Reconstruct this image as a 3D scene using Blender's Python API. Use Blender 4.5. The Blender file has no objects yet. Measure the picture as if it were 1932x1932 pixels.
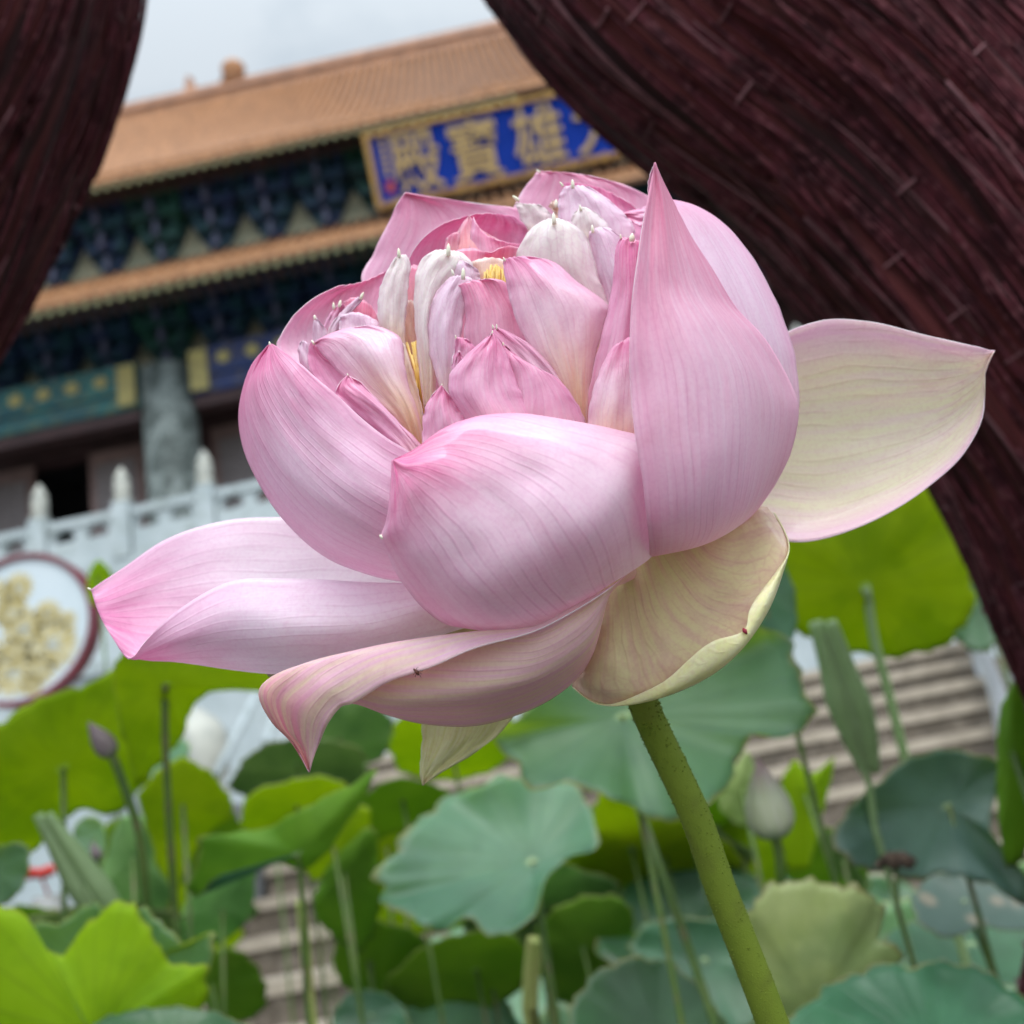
import bpy, math, random
import numpy as np
from math import radians as R, sin, cos, pi
from mathutils import Vector, Matrix
random.seed(7); rng = np.random.default_rng(7)
SC = bpy.context.scene
COL = SC.collection

# ---------------------------------------------------------------- camera
PITCH, ROLL, YAW = R(19.5), R(10.8), R(2.5)
EYE = np.array([0.0, 0.0, 1.05])
_f = np.array([-sin(YAW)*cos(PITCH), cos(YAW)*cos(PITCH), sin(PITCH)])
_r = np.array([cos(YAW), sin(YAW), 0.0]); _u = np.cross(_r, _f)
RT = cos(ROLL)*_r - sin(ROLL)*_u
UP = sin(ROLL)*_r + cos(ROLL)*_u
FW = _f
cam = bpy.data.cameras.new('camera'); camo = bpy.data.objects.new('camera', cam); COL.objects.link(camo)
camo.matrix_world = Matrix(((RT[0], UP[0], -FW[0], EYE[0]), (RT[1], UP[1], -FW[1], EYE[1]), (RT[2], UP[2], -FW[2], EYE[2]), (0, 0, 0, 1)))
cam.sensor_width = 36; cam.lens = 36; cam.clip_start = 0.02; cam.clip_end = 3000
cam.dof.use_dof = True; cam.dof.focus_distance = 0.272; cam.dof.aperture_fstop = 11.2; cam.dof.aperture_blades = 0
SC.camera = camo

# ---------------------------------------------------------------- sky, sun, exposure
SUN_EL, SUN_AZ = R(58), R(165)
w = bpy.data.worlds.new("World"); SC.world = w; w.use_nodes = True
nt = w.node_tree; nt.nodes.clear()
def N(t, typ, **kw):
    n = t.nodes.new(typ)
    for k, v in kw.items():
        if k in n.inputs: n.inputs[k].default_value = v
        else: setattr(n, k, v)
    return n
sky = N(nt, 'ShaderNodeTexSky', sky_type='NISHITA', sun_disc=False, sun_elevation=SUN_EL, sun_rotation=SUN_AZ, dust_density=3.0)
tc = N(nt, 'ShaderNodeTexCoord')
mp = N(nt, 'ShaderNodeMapping'); mp.inputs['Scale'].default_value = (1, 1, 2.2)
nz = N(nt, 'ShaderNodeTexNoise', Scale=2.6, Detail=6, Roughness=.52)
cr = N(nt, 'ShaderNodeValToRGB')
cr.color_ramp.elements[0].position = .40; cr.color_ramp.elements[0].color = (4.0, 5.0, 5.9, 1)
cr.color_ramp.elements[1].position = .60; cr.color_ramp.elements[1].color = (7.2, 7.9, 8.5, 1)
mx = N(nt, 'ShaderNodeMix', data_type='RGBA'); mx.inputs[0].default_value = .86
bg = N(nt, 'ShaderNodeBackground', Strength=.12); wo = N(nt, 'ShaderNodeOutputWorld')
L = nt.links.new
L(tc.outputs['Generated'], mp.inputs['Vector']); L(mp.outputs[0], nz.inputs['Vector']); L(nz.outputs['Fac'], cr.inputs['Fac'])
L(sky.outputs[0], mx.inputs[6]); L(cr.outputs[0], mx.inputs[7]); sv = (sin(SUN_AZ)*cos(SUN_EL), cos(SUN_AZ)*cos(SUN_EL), sin(SUN_EL))   # cloud glows around the veiled sun and towards the zenith
dp = N(nt, 'ShaderNodeVectorMath', operation='DOT_PRODUCT'); dp.inputs[1].default_value = sv; L(tc.outputs['Generated'], dp.inputs[0])
cl = N(nt, 'ShaderNodeMath', operation='MAXIMUM'); cl.inputs[1].default_value = 0; L(dp.outputs['Value'], cl.inputs[0])
pw = N(nt, 'ShaderNodeMath', operation='POWER'); pw.inputs[1].default_value = 2; L(cl.outputs[0], pw.inputs[0])
ma = N(nt, 'ShaderNodeMath', operation='MULTIPLY_ADD'); ma.inputs[1].default_value = 1.95; ma.inputs[2].default_value = .57; L(pw.outputs[0], ma.inputs[0])
vs_ = N(nt, 'ShaderNodeVectorMath', operation='SCALE'); L(mx.outputs[2], vs_.inputs[0]); L(ma.outputs[0], vs_.inputs['Scale']); L(vs_.outputs[0], bg.inputs['Color']); L(bg.outputs[0], wo.inputs[0])
sl = bpy.data.lights.new('sun', 'SUN'); sl.energy = 1.25; sl.angle = R(35); sl.color = (1, .96, .9)
so = bpy.data.objects.new('sun', sl); COL.objects.link(so)
sd = Vector((sin(SUN_AZ)*cos(SUN_EL), cos(SUN_AZ)*cos(SUN_EL), sin(SUN_EL)))
so.rotation_euler = sd.to_track_quat('Z', 'Y').to_euler()
SC.view_settings.view_transform = 'Standard'; SC.view_settings.look = 'None'; SC.view_settings.gamma = 1
SC.view_settings.exposure = 0.5
SC.cycles.use_denoising = True; SC.cycles.max_bounces = 14; SC.cycles.diffuse_bounces = 6; SC.cycles.transmission_bounces = 12
SC.cycles.glossy_bounces = 3

# ---------------------------------------------------------------- helpers
def P(px, py, z):                       # point seen at (px,py) of the 1932 px photograph at camera depth z metres
    return EYE + z*((px-966)/1932*RT + (966-py)/1932*UP + FW)
D0 = 0.30; PX = D0/1932
def F(p):                               # flower point: third value = depth in photograph pixels behind the flower's centre
    return P(p[0], p[1], D0 + p[2]*PX)
def atY(px, py, Y):
    d = (px-966)/1932*RT + (966-py)/1932*UP + FW
    return EYE + d*(Y/d[1])

def tag(o, label=None, cat=None, group=None, kind=None):
    if label: o['label'] = label
    if cat: o['category'] = cat
    if group: o['group'] = group
    if kind: o['kind'] = kind
    return o
def thing(name, loc, label, cat, group=None):
    o = bpy.data.objects.new(name, None); COL.objects.link(o); o.location = tuple(loc); o.empty_display_size = .05
    return tag(o, label, cat, group)
def mesh_obj(name, verts, faces, mats, parent=None, smooth=True, mi=None, uv=None):
    me = bpy.data.meshes.new(name)
    if parent is not None:
        off = np.array(parent_world(parent)); verts = np.asarray(verts, float)-off
    me.from_pydata([tuple(map(float, v)) for v in verts], [], [tuple(map(int, f)) for f in faces])
    if not isinstance(mats, (list, tuple)): mats = [mats]
    for m in mats: me.materials.append(m)
    if mi is not None: me.polygons.foreach_set('material_index', mi)
    if smooth: me.polygons.foreach_set('use_smooth', [True]*len(me.polygons))
    if uv is not None:
        ul = me.uv_layers.new(name='UVMap'); li = np.zeros(len(me.loops), int); me.loops.foreach_get('vertex_index', li)
        ul.data.foreach_set('uv', np.asarray(uv, float)[li].ravel())
    me.update()
    o = bpy.data.objects.new(name, me); COL.objects.link(o)
    if parent is not None: o.parent = parent
    return o
def parent_world(p):
    v = np.array(p.location)
    while p.parent is not None: p = p.parent; v = v+np.array(p.location)
    return v
class MB:                               # collects boxes, tubes and prisms into one mesh
    def __init__(s): s.v = []; s.f = []; s.m = []
    def add(s, v, f, m=0):
        n = len(s.v); s.v += [tuple(map(float, a)) for a in v]; s.f += [tuple(i+n for i in a) for a in f]; s.m += [m]*len(f)
    def box(s, x0, x1, y0, y1, z0, z1, m=0):
        v = [(x, y, z) for z in (z0, z1) for y in (y0, y1) for x in (x0, x1)]
        s.add(v, [(0, 2, 3, 1), (4, 5, 7, 6), (0, 1, 5, 4), (2, 6, 7, 3), (0, 4, 6, 2), (1, 3, 7, 5)], m)
    def prism(s, pts, y0, y1, m=0):     # polygon in x,z pushed from y0 to y1
        n = len(pts); v = [(a, y0, b) for a, b in pts]+[(a, y1, b) for a, b in pts]
        s.add(v, [tuple(range(n)), tuple(range(2*n-1, n-1, -1))]+[(i+n, (i+1) % n+n, (i+1) % n, i) for i in range(n)], m)
    def tube(s, pts, rad, n=12, m=0, cap=True):
        pts = np.asarray(pts, float); k = len(pts); rad = np.broadcast_to(rad, (k,)); T = np.gradient(pts, axis=0)
        T /= np.linalg.norm(T, axis=1)[:, None]+1e-12
        a = np.cross(T[0], (0.31, .2, .93)); a /= np.linalg.norm(a); vs = []
        for i in range(k):
            a = a-T[i]*(a@T[i]); a /= np.linalg.norm(a); b = np.cross(T[i], a)
            for j in range(n):
                t = 2*pi*j/n; vs.append(pts[i]+rad[i]*(cos(t)*a+sin(t)*b))
        fs = [(i*n+j, i*n+(j+1) % n, (i+1)*n+(j+1) % n, (i+1)*n+j) for i in range(k-1) for j in range(n)]
        if cap: fs += [tuple(range(n-1, -1, -1)), tuple(range((k-1)*n, k*n))]
        s.add(vs, fs, m)
    def lathe(s, c, prof, n=20, m=0):   # prof: (radius, height)
        c = np.asarray(c, float); k = len(prof)
        vs = [c+np.array((r*cos(2*pi*j/n), r*sin(2*pi*j/n), h)) for r, h in prof for j in range(n)]
        fs = [(i*n+j, i*n+(j+1) % n, (i+1)*n+(j+1) % n, (i+1)*n+j) for i in range(k-1) for j in range(n)]
        fs += [tuple(range(n-1, -1, -1)), tuple(range((k-1)*n, k*n))]
        s.add(vs, fs, m)
    def build(s, name, mats, parent=None, smooth=False):
        return mesh_obj(name, s.v, s.f, mats, parent, smooth, s.m)
def catmull(pts, t):                    # pts (k,d) sampled at t in 0..1, chord-length knots
    pts = np.asarray(pts, float); k = len(pts)
    if k == 2: return pts[0]+(pts[1]-pts[0])*t[:, None]
    seg = np.maximum(np.linalg.norm(np.diff(pts, axis=0), axis=1)**.6, 1e-6)
    kn = np.concatenate([[0], np.cumsum(seg)]); kn /= kn[-1]
    return hermite(kn, pts, t)
def hermite(kn, pts, t):
    k = len(kn); d = np.diff(pts, axis=0)/np.diff(kn)[:, None]
    m = np.zeros_like(pts); h = np.diff(kn)
    for i in range(1, k-1): m[i] = (d[i-1]*h[i]+d[i]*h[i-1])/(h[i]+h[i-1])
    m[0] = d[0]*1.5-m[1]*.5 if k > 2 else d[0]; m[-1] = d[-1]*1.5-m[-2]*.5 if k > 2 else d[-1]
    idx = np.clip(np.searchsorted(kn, t, side='right')-1, 0, k-2); hh = h[idx]; s = ((t-kn[idx])/hh)[:, None]; hh = hh[:, None]
    return (2*s**3-3*s**2+1)*pts[idx]+(s**3-2*s**2+s)*hh*m[idx]+(-2*s**3+3*s**2)*pts[idx+1]+(s**3-s**2)*hh*m[idx+1]

# ---------------------------------------------------------------- materials
def newmat(name):
    m = bpy.data.materials.new(name); m.use_nodes = True; m.node_tree.nodes.clear(); return m, m.node_tree
def mixc(t, a, b, fac, typ='MIX'):
    n = N(t, 'ShaderNodeMix', data_type='RGBA', blend_type=typ)
    for s, v in ((6, a), (7, b), (0, fac)):
        if isinstance(v, (tuple, list)): n.inputs[s].default_value = (*v[:3], 1)
        elif isinstance(v, (int, float)): n.inputs[s].default_value = v
        else: t.links.new(v, n.inputs[s])
    return n.outputs[2]
def mth(t, op, a, b=None, c=None, clamp=False):
    n = N(t, 'ShaderNodeMath', operation=op, use_clamp=clamp)
    for i, v in enumerate((a, b, c)):
        if v is None: continue
        if isinstance(v, (int, float)): n.inputs[i].default_value = v
        else: t.links.new(v, n.inputs[i])
    return n.outputs[0]
def smooth(t, v, a, b):
    n = N(t, 'ShaderNodeMapRange', interpolation_type='SMOOTHSTEP'); t.links.new(v, n.inputs[0])
    n.inputs[1].default_value = a; n.inputs[2].default_value = b; return n.outputs[0]
def petal_mat(name, base, mid, tip, t0=.25, t1=.6, edge=None, edge_amt=.5, veins=22, vein_amt=.35, trans=.5, stripe=None, gloss=.12, cream=None):
    m, t = newmat(name); uvn = N(t, 'ShaderNodeUVMap'); sp = N(t, 'ShaderNodeSeparateXYZ'); t.links.new(uvn.outputs[0], sp.inputs[0])
    v, u = sp.outputs[0], sp.outputs[1]
    oi = N(t, 'ShaderNodeObjectInfo')
    n1 = N(t, 'ShaderNodeTexNoise', Scale=3.2, Detail=3); t.links.new(uvn.outputs[0], n1.inputs['Vector'])
    un = mth(t, 'ADD', u, mth(t, 'MULTIPLY', mth(t, 'SUBTRACT', n1.outputs[0], .5), .22))
    c = mixc(t, base, mid, smooth(t, un, .02, t0)); c = mixc(t, c, tip, smooth(t, un, t1, 1.02))
    e = mth(t, 'ABSOLUTE', mth(t, 'SUBTRACT', mth(t, 'MULTIPLY', v, 2), 1))
    if edge is not None: c = mixc(t, c, edge, mth(t, 'MULTIPLY', smooth(t, e, .5, 1.0), edge_amt))
    # long streaks
    cmb = N(t, 'ShaderNodeCombineXYZ'); t.links.new(mth(t, 'MULTIPLY', v, 26), cmb.inputs[0]); t.links.new(mth(t, 'MULTIPLY', u, 2.2), cmb.inputs[1]); t.links.new(oi.outputs['Random'], cmb.inputs[2])
    n2 = N(t, 'ShaderNodeTexNoise', Scale=1.0, Detail=4, Roughness=.6); t.links.new(cmb.outputs[0], n2.inputs['Vector'])
    st = smooth(t, n2.outputs[0], .35, .7)
    if stripe is not None: c = mixc(t, c, stripe, mth(t, 'MULTIPLY', st, .75))
    else: c = mixc(t, c, (1, .97, .99), mth(t, 'MULTIPLY', st, .24))
    # veins: thin lines running base to tip with branches
    n3 = N(t, 'ShaderNodeTexNoise', Scale=2.5, Detail=2); t.links.new(uvn.outputs[0], n3.inputs['Vector'])
    x = mth(t, 'ADD', mth(t, 'MULTIPLY', v, veins), mth(t, 'MULTIPLY', n3.outputs[0], 2.6))
    pp = mth(t, 'PINGPONG', x, .5)
    ln = mth(t, 'SUBTRACT', 1, smooth(t, pp, .0, .19))
    n4 = N(t, 'ShaderNodeTexNoise', Scale=6, Detail=2); t.links.new(uvn.outputs[0], n4.inputs['Vector'])
    lm = mth(t, 'MULTIPLY', ln, smooth(t, n4.outputs[0], .3, .65))
    dark = mixc(t, c, (.88, .70, .82), 1.0, 'MULTIPLY')
    c = mixc(t, c, dark, mth(t, 'MULTIPLY', lm, vein_amt*.62))
    # net of side veins
    cm2 = N(t, 'ShaderNodeCombineXYZ'); t.links.new(mth(t, 'MULTIPLY', v, veins*.8), cm2.inputs[0]); t.links.new(mth(t, 'MULTIPLY', u, 11), cm2.inputs[1]); t.links.new(mth(t, 'MULTIPLY', n3.outputs[0], 3), cm2.inputs[2])
    vo = N(t, 'ShaderNodeTexVoronoi', feature='DISTANCE_TO_EDGE', Scale=1.0); t.links.new(cm2.outputs[0], vo.inputs['Vector'])
    net = mth(t, 'MULTIPLY', mth(t, 'SUBTRACT', 1, smooth(t, vo.outputs['Distance'], .0, .11)), smooth(t, u, .35, .8))
    c = mixc(t, c, dark, mth(t, 'MULTIPLY', net, vein_amt*.55))
    # fine cellular mottling
    tco = N(t, 'ShaderNodeTexCoord')
    n5 = N(t, 'ShaderNodeTexNoise', Scale=900, Detail=3); t.links.new(tco.outputs['Object'], n5.inputs['Vector'])
    c = mixc(t, c, (.93, .84, .91), mth(t, 'MULTIPLY', smooth(t, n5.outputs[0], .42, .68), .42), 'MULTIPLY')
    n8 = N(t, 'ShaderNodeTexNoise', Scale=55, Detail=4, Roughness=.7); t.links.new(tco.outputs['Object'], n8.inputs['Vector'])
    c = mixc(t, c, (.93, .85, .86), mth(t, 'MULTIPLY', smooth(t, n8.outputs[0], .55, .75), .5), 'MULTIPLY')
    h = mth(t, 'ADD', mth(t, 'MULTIPLY', lm, -.6), mth(t, 'ADD', mth(t, 'MULTIPLY', n2.outputs[0], .9), mth(t, 'MULTIPLY', n5.outputs[0], .25)))
    bp = N(t, 'ShaderNodeBump', Strength=.35, Distance=.0004); t.links.new(h, bp.inputs['Height'])
    d = N(t, 'ShaderNodeBsdfDiffuse'); tr = N(t, 'ShaderNodeBsdfTranslucent'); g = N(t, 'ShaderNodeBsdfGlossy', Roughness=.5)
    for k in (d, tr): t.links.new(c, k.inputs['Color']); t.links.new(bp.outputs[0], k.inputs['Normal'])
    t.links.new(bp.outputs[0], g.inputs['Normal']); g.inputs['Color'].default_value = (1, .97, 1, 1)
    a = N(t, 'ShaderNodeMixShader'); a.inputs[0].default_value = trans; t.links.new(d.outputs[0], a.inputs[1]); t.links.new(tr.outputs[0], a.inputs[2])
    b = N(t, 'ShaderNodeMixShader'); lw = N(t, 'ShaderNodeLayerWeight', Blend=.25)
    t.links.new(mth(t, 'MULTIPLY_ADD', lw.outputs['Fresnel'], .10, gloss*.07), b.inputs[0]); t.links.new(a.outputs[0], b.inputs[1]); t.links.new(g.outputs[0], b.inputs[2])
    o = N(t, 'ShaderNodeOutputMaterial'); t.links.new(b.outputs[0], o.inputs[0]); return m
def leaf_mat(name, c1, c2, vein, trans=.5, tcol=None, gloss=.3, rough=.4, vscale=21, veinamt=.5, spots=0):
    m, t = newmat(name); uvn = N(t, 'ShaderNodeUVMap'); sp = N(t, 'ShaderNodeSeparateXYZ'); t.links.new(uvn.outputs[0], sp.inputs[0])
    a, r = sp.outputs[0], sp.outputs[1]; tco = N(t, 'ShaderNodeTexCoord'); oi = N(t, 'ShaderNodeObjectInfo')
    nn = N(t, 'ShaderNodeTexNoise', Scale=22, Detail=4); t.links.new(tco.outputs['Object'], nn.inputs['Vector'])
    c = mixc(t, c1, c2, smooth(t, nn.outputs[0], .32, .68))
    hs = N(t, 'ShaderNodeHueSaturation'); t.links.new(c, hs.inputs['Color'])
    t.links.new(mth(t, 'MULTIPLY_ADD', oi.outputs['Random'], .05, .475), hs.inputs['Hue']); t.links.new(mth(t, 'MULTIPLY_ADD', oi.outputs['Random'], .5, .78), hs.inputs['Value'])
    c = hs.outputs[0]
    n9 = N(t, 'ShaderNodeTexNoise', Scale=9, Detail=4, Roughness=.6); t.links.new(tco.outputs['Object'], n9.inputs['Vector'])
    c = mixc(t, c, (.55, .66, .62), mth(t, 'MULTIPLY', smooth(t, n9.outputs[0], .42, .66), .75), 'MULTIPLY')
    n2 = N(t, 'ShaderNodeTexNoise', Scale=5, Detail=2); t.links.new(tco.outputs['Object'], n2.inputs['Vector'])
    pp = mth(t, 'PINGPONG', mth(t, 'ADD', mth(t, 'MULTIPLY', a, vscale), mth(t, 'MULTIPLY', n2.outputs[0], .5)), .5)
    wd = mth(t, 'DIVIDE', .035, mth(t, 'MAXIMUM', r, .12))
    ln = mth(t, 'SUBTRACT', 1, mth(t, 'DIVIDE', pp, wd), clamp=True)
    c = mixc(t, c, vein, mth(t, 'MULTIPLY', ln, veinamt))
    # pale knob where the stalk joins
    c = mixc(t, c, (.45, .6, .3), mth(t, 'SUBTRACT', 1, smooth(t, r, .035, .075)))
    n6 = N(t, 'ShaderNodeTexNoise', Scale=260, Detail=3); t.links.new(tco.outputs['Object'], n6.inputs['Vector'])
    c = mixc(t, c, (.8, .82, .75), mth(t, 'MULTIPLY', smooth(t, n6.outputs[0], .4, .7), .35), 'MULTIPLY')
    n7 = N(t, 'ShaderNodeTexNoise', Scale=34, Detail=3); t.links.new(tco.outputs['Object'], n7.inputs['Vector'])
    rimf = mth(t, 'MULTIPLY', smooth(t, mth(t, 'ADD', r, mth(t, 'MULTIPLY', mth(t, 'SUBTRACT', n7.outputs[0], .5), .12)), .965, 1.0), .7)
    c = mixc(t, c, (.30, .24, .08), rimf)
    if spots:
        vo = N(t, 'ShaderNodeTexVoronoi', Scale=17); t.links.new(tco.outputs['Object'], vo.inputs['Vector'])
        c = mixc(t, c, (.42, .33, .22), mth(t, 'MULTIPLY', mth(t, 'SUBTRACT', 1, smooth(t, vo.outputs[0], .10, .22)), .8))
    bp = N(t, 'ShaderNodeBump', Strength=.4, Distance=.003); t.links.new(mth(t, 'ADD', mth(t, 'MULTIPLY', ln, .35), mth(t, 'MULTIPLY', nn.outputs[0], 2)), bp.inputs['Height'])
    d = N(t, 'ShaderNodeBsdfDiffuse'); tr = N(t, 'ShaderNodeBsdfTranslucent'); g = N(t, 'ShaderNodeBsdfGlossy', Roughness=rough)
    for k in (d, tr): t.links.new(c, k.inputs['Color'])
    if tcol: t.links.new(mixc(t, mixc(t, tcol, (.3, .4, .03), mth(t, 'MULTIPLY', ln, .35)), (.7, .8, .7), mth(t, 'MULTIPLY', smooth(t, n9.outputs[0], .42, .66), .7), 'MULTIPLY'), tr.inputs['Color'])
    for k in (d, g): t.links.new(bp.outputs[0], k.inputs['Normal'])
    x = N(t, 'ShaderNodeMixShader'); x.inputs[0].default_value = trans; t.links.new(d.outputs[0], x.inputs[1]); t.links.new(tr.outputs[0], x.inputs[2])
    y = N(t, 'ShaderNodeMixShader'); fr = N(t, 'ShaderNodeFresnel', IOR=1.4)
    t.links.new(mth(t, 'MULTIPLY_ADD', fr.outputs[0], gloss, gloss*.16), y.inputs[0]); t.links.new(x.outputs[0], y.inputs[1]); t.links.new(g.outputs[0], y.inputs[2])
    o = N(t, 'ShaderNodeOutputMaterial'); t.links.new(y.outputs[0], o.inputs[0]); return m
def pmat(name, c1, c2=None, scale=8, rough=.6, bump=.0, bscale=None, spec=.4, stretch=(1, 1, 1), lo=.35, hi=.65, metal=0, c3=None):
    m, t = newmat(name); tco = N(t, 'ShaderNodeTexCoord'); mpn = N(t, 'ShaderNodeMapping'); mpn.inputs['Scale'].default_value = stretch
    t.links.new(tco.outputs['Object'], mpn.inputs[0])
    nn = N(t, 'ShaderNodeTexNoise', Scale=scale, Detail=5, Roughness=.6); t.links.new(mpn.outputs[0], nn.inputs['Vector'])
    b = N(t, 'ShaderNodeBsdfPrincipled', Roughness=rough); b.inputs['Specular IOR Level'].default_value = spec; b.inputs['Metallic'].default_value = metal
    c = mixc(t, c1, c2 or tuple(x*.7 for x in c1), smooth(t, nn.outputs[0], lo, hi))
    if c3 is not None:
        n3 = N(t, 'ShaderNodeTexNoise', Scale=scale*3.7, Detail=4); t.links.new(mpn.outputs[0], n3.inputs['Vector'])
        c = mixc(t, c, c3, mth(t, 'MULTIPLY', smooth(t, n3.outputs[0], .5, .72), .8))
    t.links.new(c, b.inputs['Base Color'])
    if bump:
        n2 = N(t, 'ShaderNodeTexNoise', Scale=bscale or scale*3, Detail=5); t.links.new(mpn.outputs[0], n2.inputs['Vector'])
        bp = N(t, 'ShaderNodeBump', Strength=.8, Distance=bump); t.links.new(n2.outputs[0], bp.inputs['Height']); t.links.new(bp.outputs[0], b.inputs['Normal'])
    o = N(t, 'ShaderNodeOutputMaterial'); t.links.new(b.outputs[0], o.inputs[0]); return m

M = {}
PINK = (.86, .42, .62); PALE = (.90, .70, .80); CREAM = (.90, .80, .68); DEEP = (.82, .22, .45)
M['outer'] = petal_mat('petal_outer', (.95, .86, .84), (.93, .70, .83), (.87, .18, .46), .34, .52, (.90, .46, .66), .38, 20, .6, .54)
M['front'] = petal_mat('petal_front', (.95, .86, .85), (.93, .74, .84), (.88, .18, .46), .32, .50, (.90, .48, .68), .55, 26, .6, .52)
M['spike'] = petal_mat('petal_spike', (.95, .82, .80), (.93, .68, .80), (.88, .34, .52), .32, .44, (.91, .52, .69), .38, 22, .6, .54)
M['inner'] = petal_mat('petal_inner', (.97, .80, .50), (.94, .78, .85), (.89, .36, .60), .62, .58, (.90, .56, .73), .45, 14, .45, .52)
M['pinkin'] = petal_mat('petal_pink_inner', (.94, .68, .62), (.92, .62, .75), (.87, .32, .52), .45, .5, (.88, .46, .66), .5, 14, .45, .5)
M['dark'] = petal_mat('petal_deep', (.95, .72, .68), (.90, .54, .71), (.84, .24, .48), .45, .50, (.85, .38, .62), .4, 12, .6, .45)
M['white'] = petal_mat('petal_white', (.92, .80, .62), (.92, .87, .84), (.93, .92, .86), .45, .6, (.92, .78, .84), .25, 9, .5, .5)
M['blush'] = petal_mat('petal_blush', (.92, .80, .74), (.91, .76, .85), (.90, .72, .83), .4, .6, (.88, .60, .74), .4, 9, .6, .5)
M['salmon'] = petal_mat('petal_salmon', (.93, .62, .38), (.90, .46, .48), (.86, .30, .46), .35, .5, (.90, .55, .66), .6, 8, .3, .5)
M['peach'] = petal_mat('petal_peach', (.95, .75, .40), (.94, .74, .58), (.93, .76, .66), .4, .6, None, 0, 8, .3, .5)
M['lower'] = petal_mat('petal_lower', (.93, .90, .85), (.93, .83, .89), (.89, .34, .60), .45, .52, (.91, .68, .82), .45, 24, .3, .48)
M['striped'] = petal_mat('petal_striped', (.92, .64, .70), (.91, .64, .72), (.85, .16, .26), .35, .66, (.90, .60, .76), .9, 22, .4, .48, stripe=(.88, .80, .54))
M['right'] = petal_mat('petal_right', (.93, .90, .74), (.92, .88, .68), (.90, .70, .62), .3, .85, (.92, .66, .80), .95, 18, .4, .5, stripe=(.93, .80, .76))
M['olive'] = petal_mat('petal_olive', (.72, .72, .36), (.80, .72, .42), (.84, .64, .48), .40, .6, (.86, .68, .52), .4, 22, .55, .42, stripe=(.76, .54, .42))
M['sepal'] = petal_mat('petal_sepal', (.70, .70, .34), (.66, .66, .30), (.60, .50, .22), .35, .85, None, 0, 16, .3, .3)
M['rim'] = petal_mat('petal_rim', (.92, .86, .82), (.93, .84, .87), (.90, .58, .70), .3, .85, None, 0, 4, 0, .4)
M['rimyellow'] = petal_mat('petal_rim_yellow', (.90, .90, .50), (.90, .88, .46), (.90, .88, .52), .3, .85, None, 0, 20, .2, .3)
M['stamen'] = pmat('stamen', (.85, .58, .12), (.92, .72, .3), 200, .5)
M['knob'] = pmat('knob', (.85, .84, .62), (.9, .88, .74), 300, .4)
M['stem'] = pmat('flower_stem', (.11, .165, .014), (.15, .20, .022), 25, .6, .0003, 2500, .15, c3=(.12, .15, .02))
M['stalk'] = pmat('leaf_stalk', (.06, .12, .02), (.11, .17, .035), 12, .5, .001, 300, c3=(.15, .13, .06))
M['stalk_pale'] = pmat('stalk_pale', (.38, .46, .12), (.46, .44, .16), 12, .5)
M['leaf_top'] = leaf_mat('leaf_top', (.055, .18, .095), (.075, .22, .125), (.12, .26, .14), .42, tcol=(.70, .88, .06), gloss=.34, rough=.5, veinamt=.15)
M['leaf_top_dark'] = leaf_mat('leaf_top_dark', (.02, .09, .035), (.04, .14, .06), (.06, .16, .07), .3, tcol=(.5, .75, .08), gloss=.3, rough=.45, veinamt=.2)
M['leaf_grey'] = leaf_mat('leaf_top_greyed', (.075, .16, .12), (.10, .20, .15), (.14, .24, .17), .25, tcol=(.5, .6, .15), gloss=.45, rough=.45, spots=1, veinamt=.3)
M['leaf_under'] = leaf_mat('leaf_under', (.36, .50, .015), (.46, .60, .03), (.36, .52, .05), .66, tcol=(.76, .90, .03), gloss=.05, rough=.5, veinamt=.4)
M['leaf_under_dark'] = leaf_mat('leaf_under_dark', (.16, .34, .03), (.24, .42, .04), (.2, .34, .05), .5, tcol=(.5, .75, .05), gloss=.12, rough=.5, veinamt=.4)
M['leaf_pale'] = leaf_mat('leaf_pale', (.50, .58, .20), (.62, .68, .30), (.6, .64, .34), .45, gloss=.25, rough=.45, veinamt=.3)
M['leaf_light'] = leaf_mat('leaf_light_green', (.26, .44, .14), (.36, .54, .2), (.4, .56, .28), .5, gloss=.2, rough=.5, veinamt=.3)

# ---------------------------------------------------------------- setting: ground, water
g = mesh_obj('ground', [(-400, 3.7, 0), (400, 3.7, 0), (400, 900, 0), (-400, 900, 0)], [(0, 1, 2, 3)], pmat('paving', (.3, .28, .25), (.22, .2, .18), 2, .8), smooth=False); tag(g, kind='structure')
wm, wt = newmat('pond_water'); wb = N(wt, 'ShaderNodeBsdfPrincipled', Roughness=.08); wb.inputs['Base Color'].default_value = (.012, .02, .01, 1)
wn = N(wt, 'ShaderNodeTexNoise', Scale=9, Detail=3); wbp = N(wt, 'ShaderNodeBump', Strength=.2, Distance=.02); wt.links.new(wn.outputs[0], wbp.inputs['Height']); wt.links.new(wbp.outputs[0], wb.inputs['Normal'])
wo2 = N(wt, 'ShaderNodeOutputMaterial'); wt.links.new(wb.outputs[0], wo2.inputs[0])
g = mesh_obj('water', [(-8, -2, -.02), (8, -2, -.02), (8, 3.7, -.02), (-8, 3.7, -.02)], [(0, 1, 2, 3)], wm, smooth=False); tag(g, kind='structure')
g = mesh_obj('pavement', [(-400, -900, -.1), (400, -900, -.1), (400, -2, -.1), (-400, -2, -.1)], [(0, 1, 2, 3)], pmat('paving2', (.45, .42, .38), (.36, .33, .3), 2, .8), smooth=False); tag(g, kind='structure')
M['stalk_dark'] = pmat('stalk_dark', (.05, .10, .02), (.09, .15, .03), 12, .6)
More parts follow.
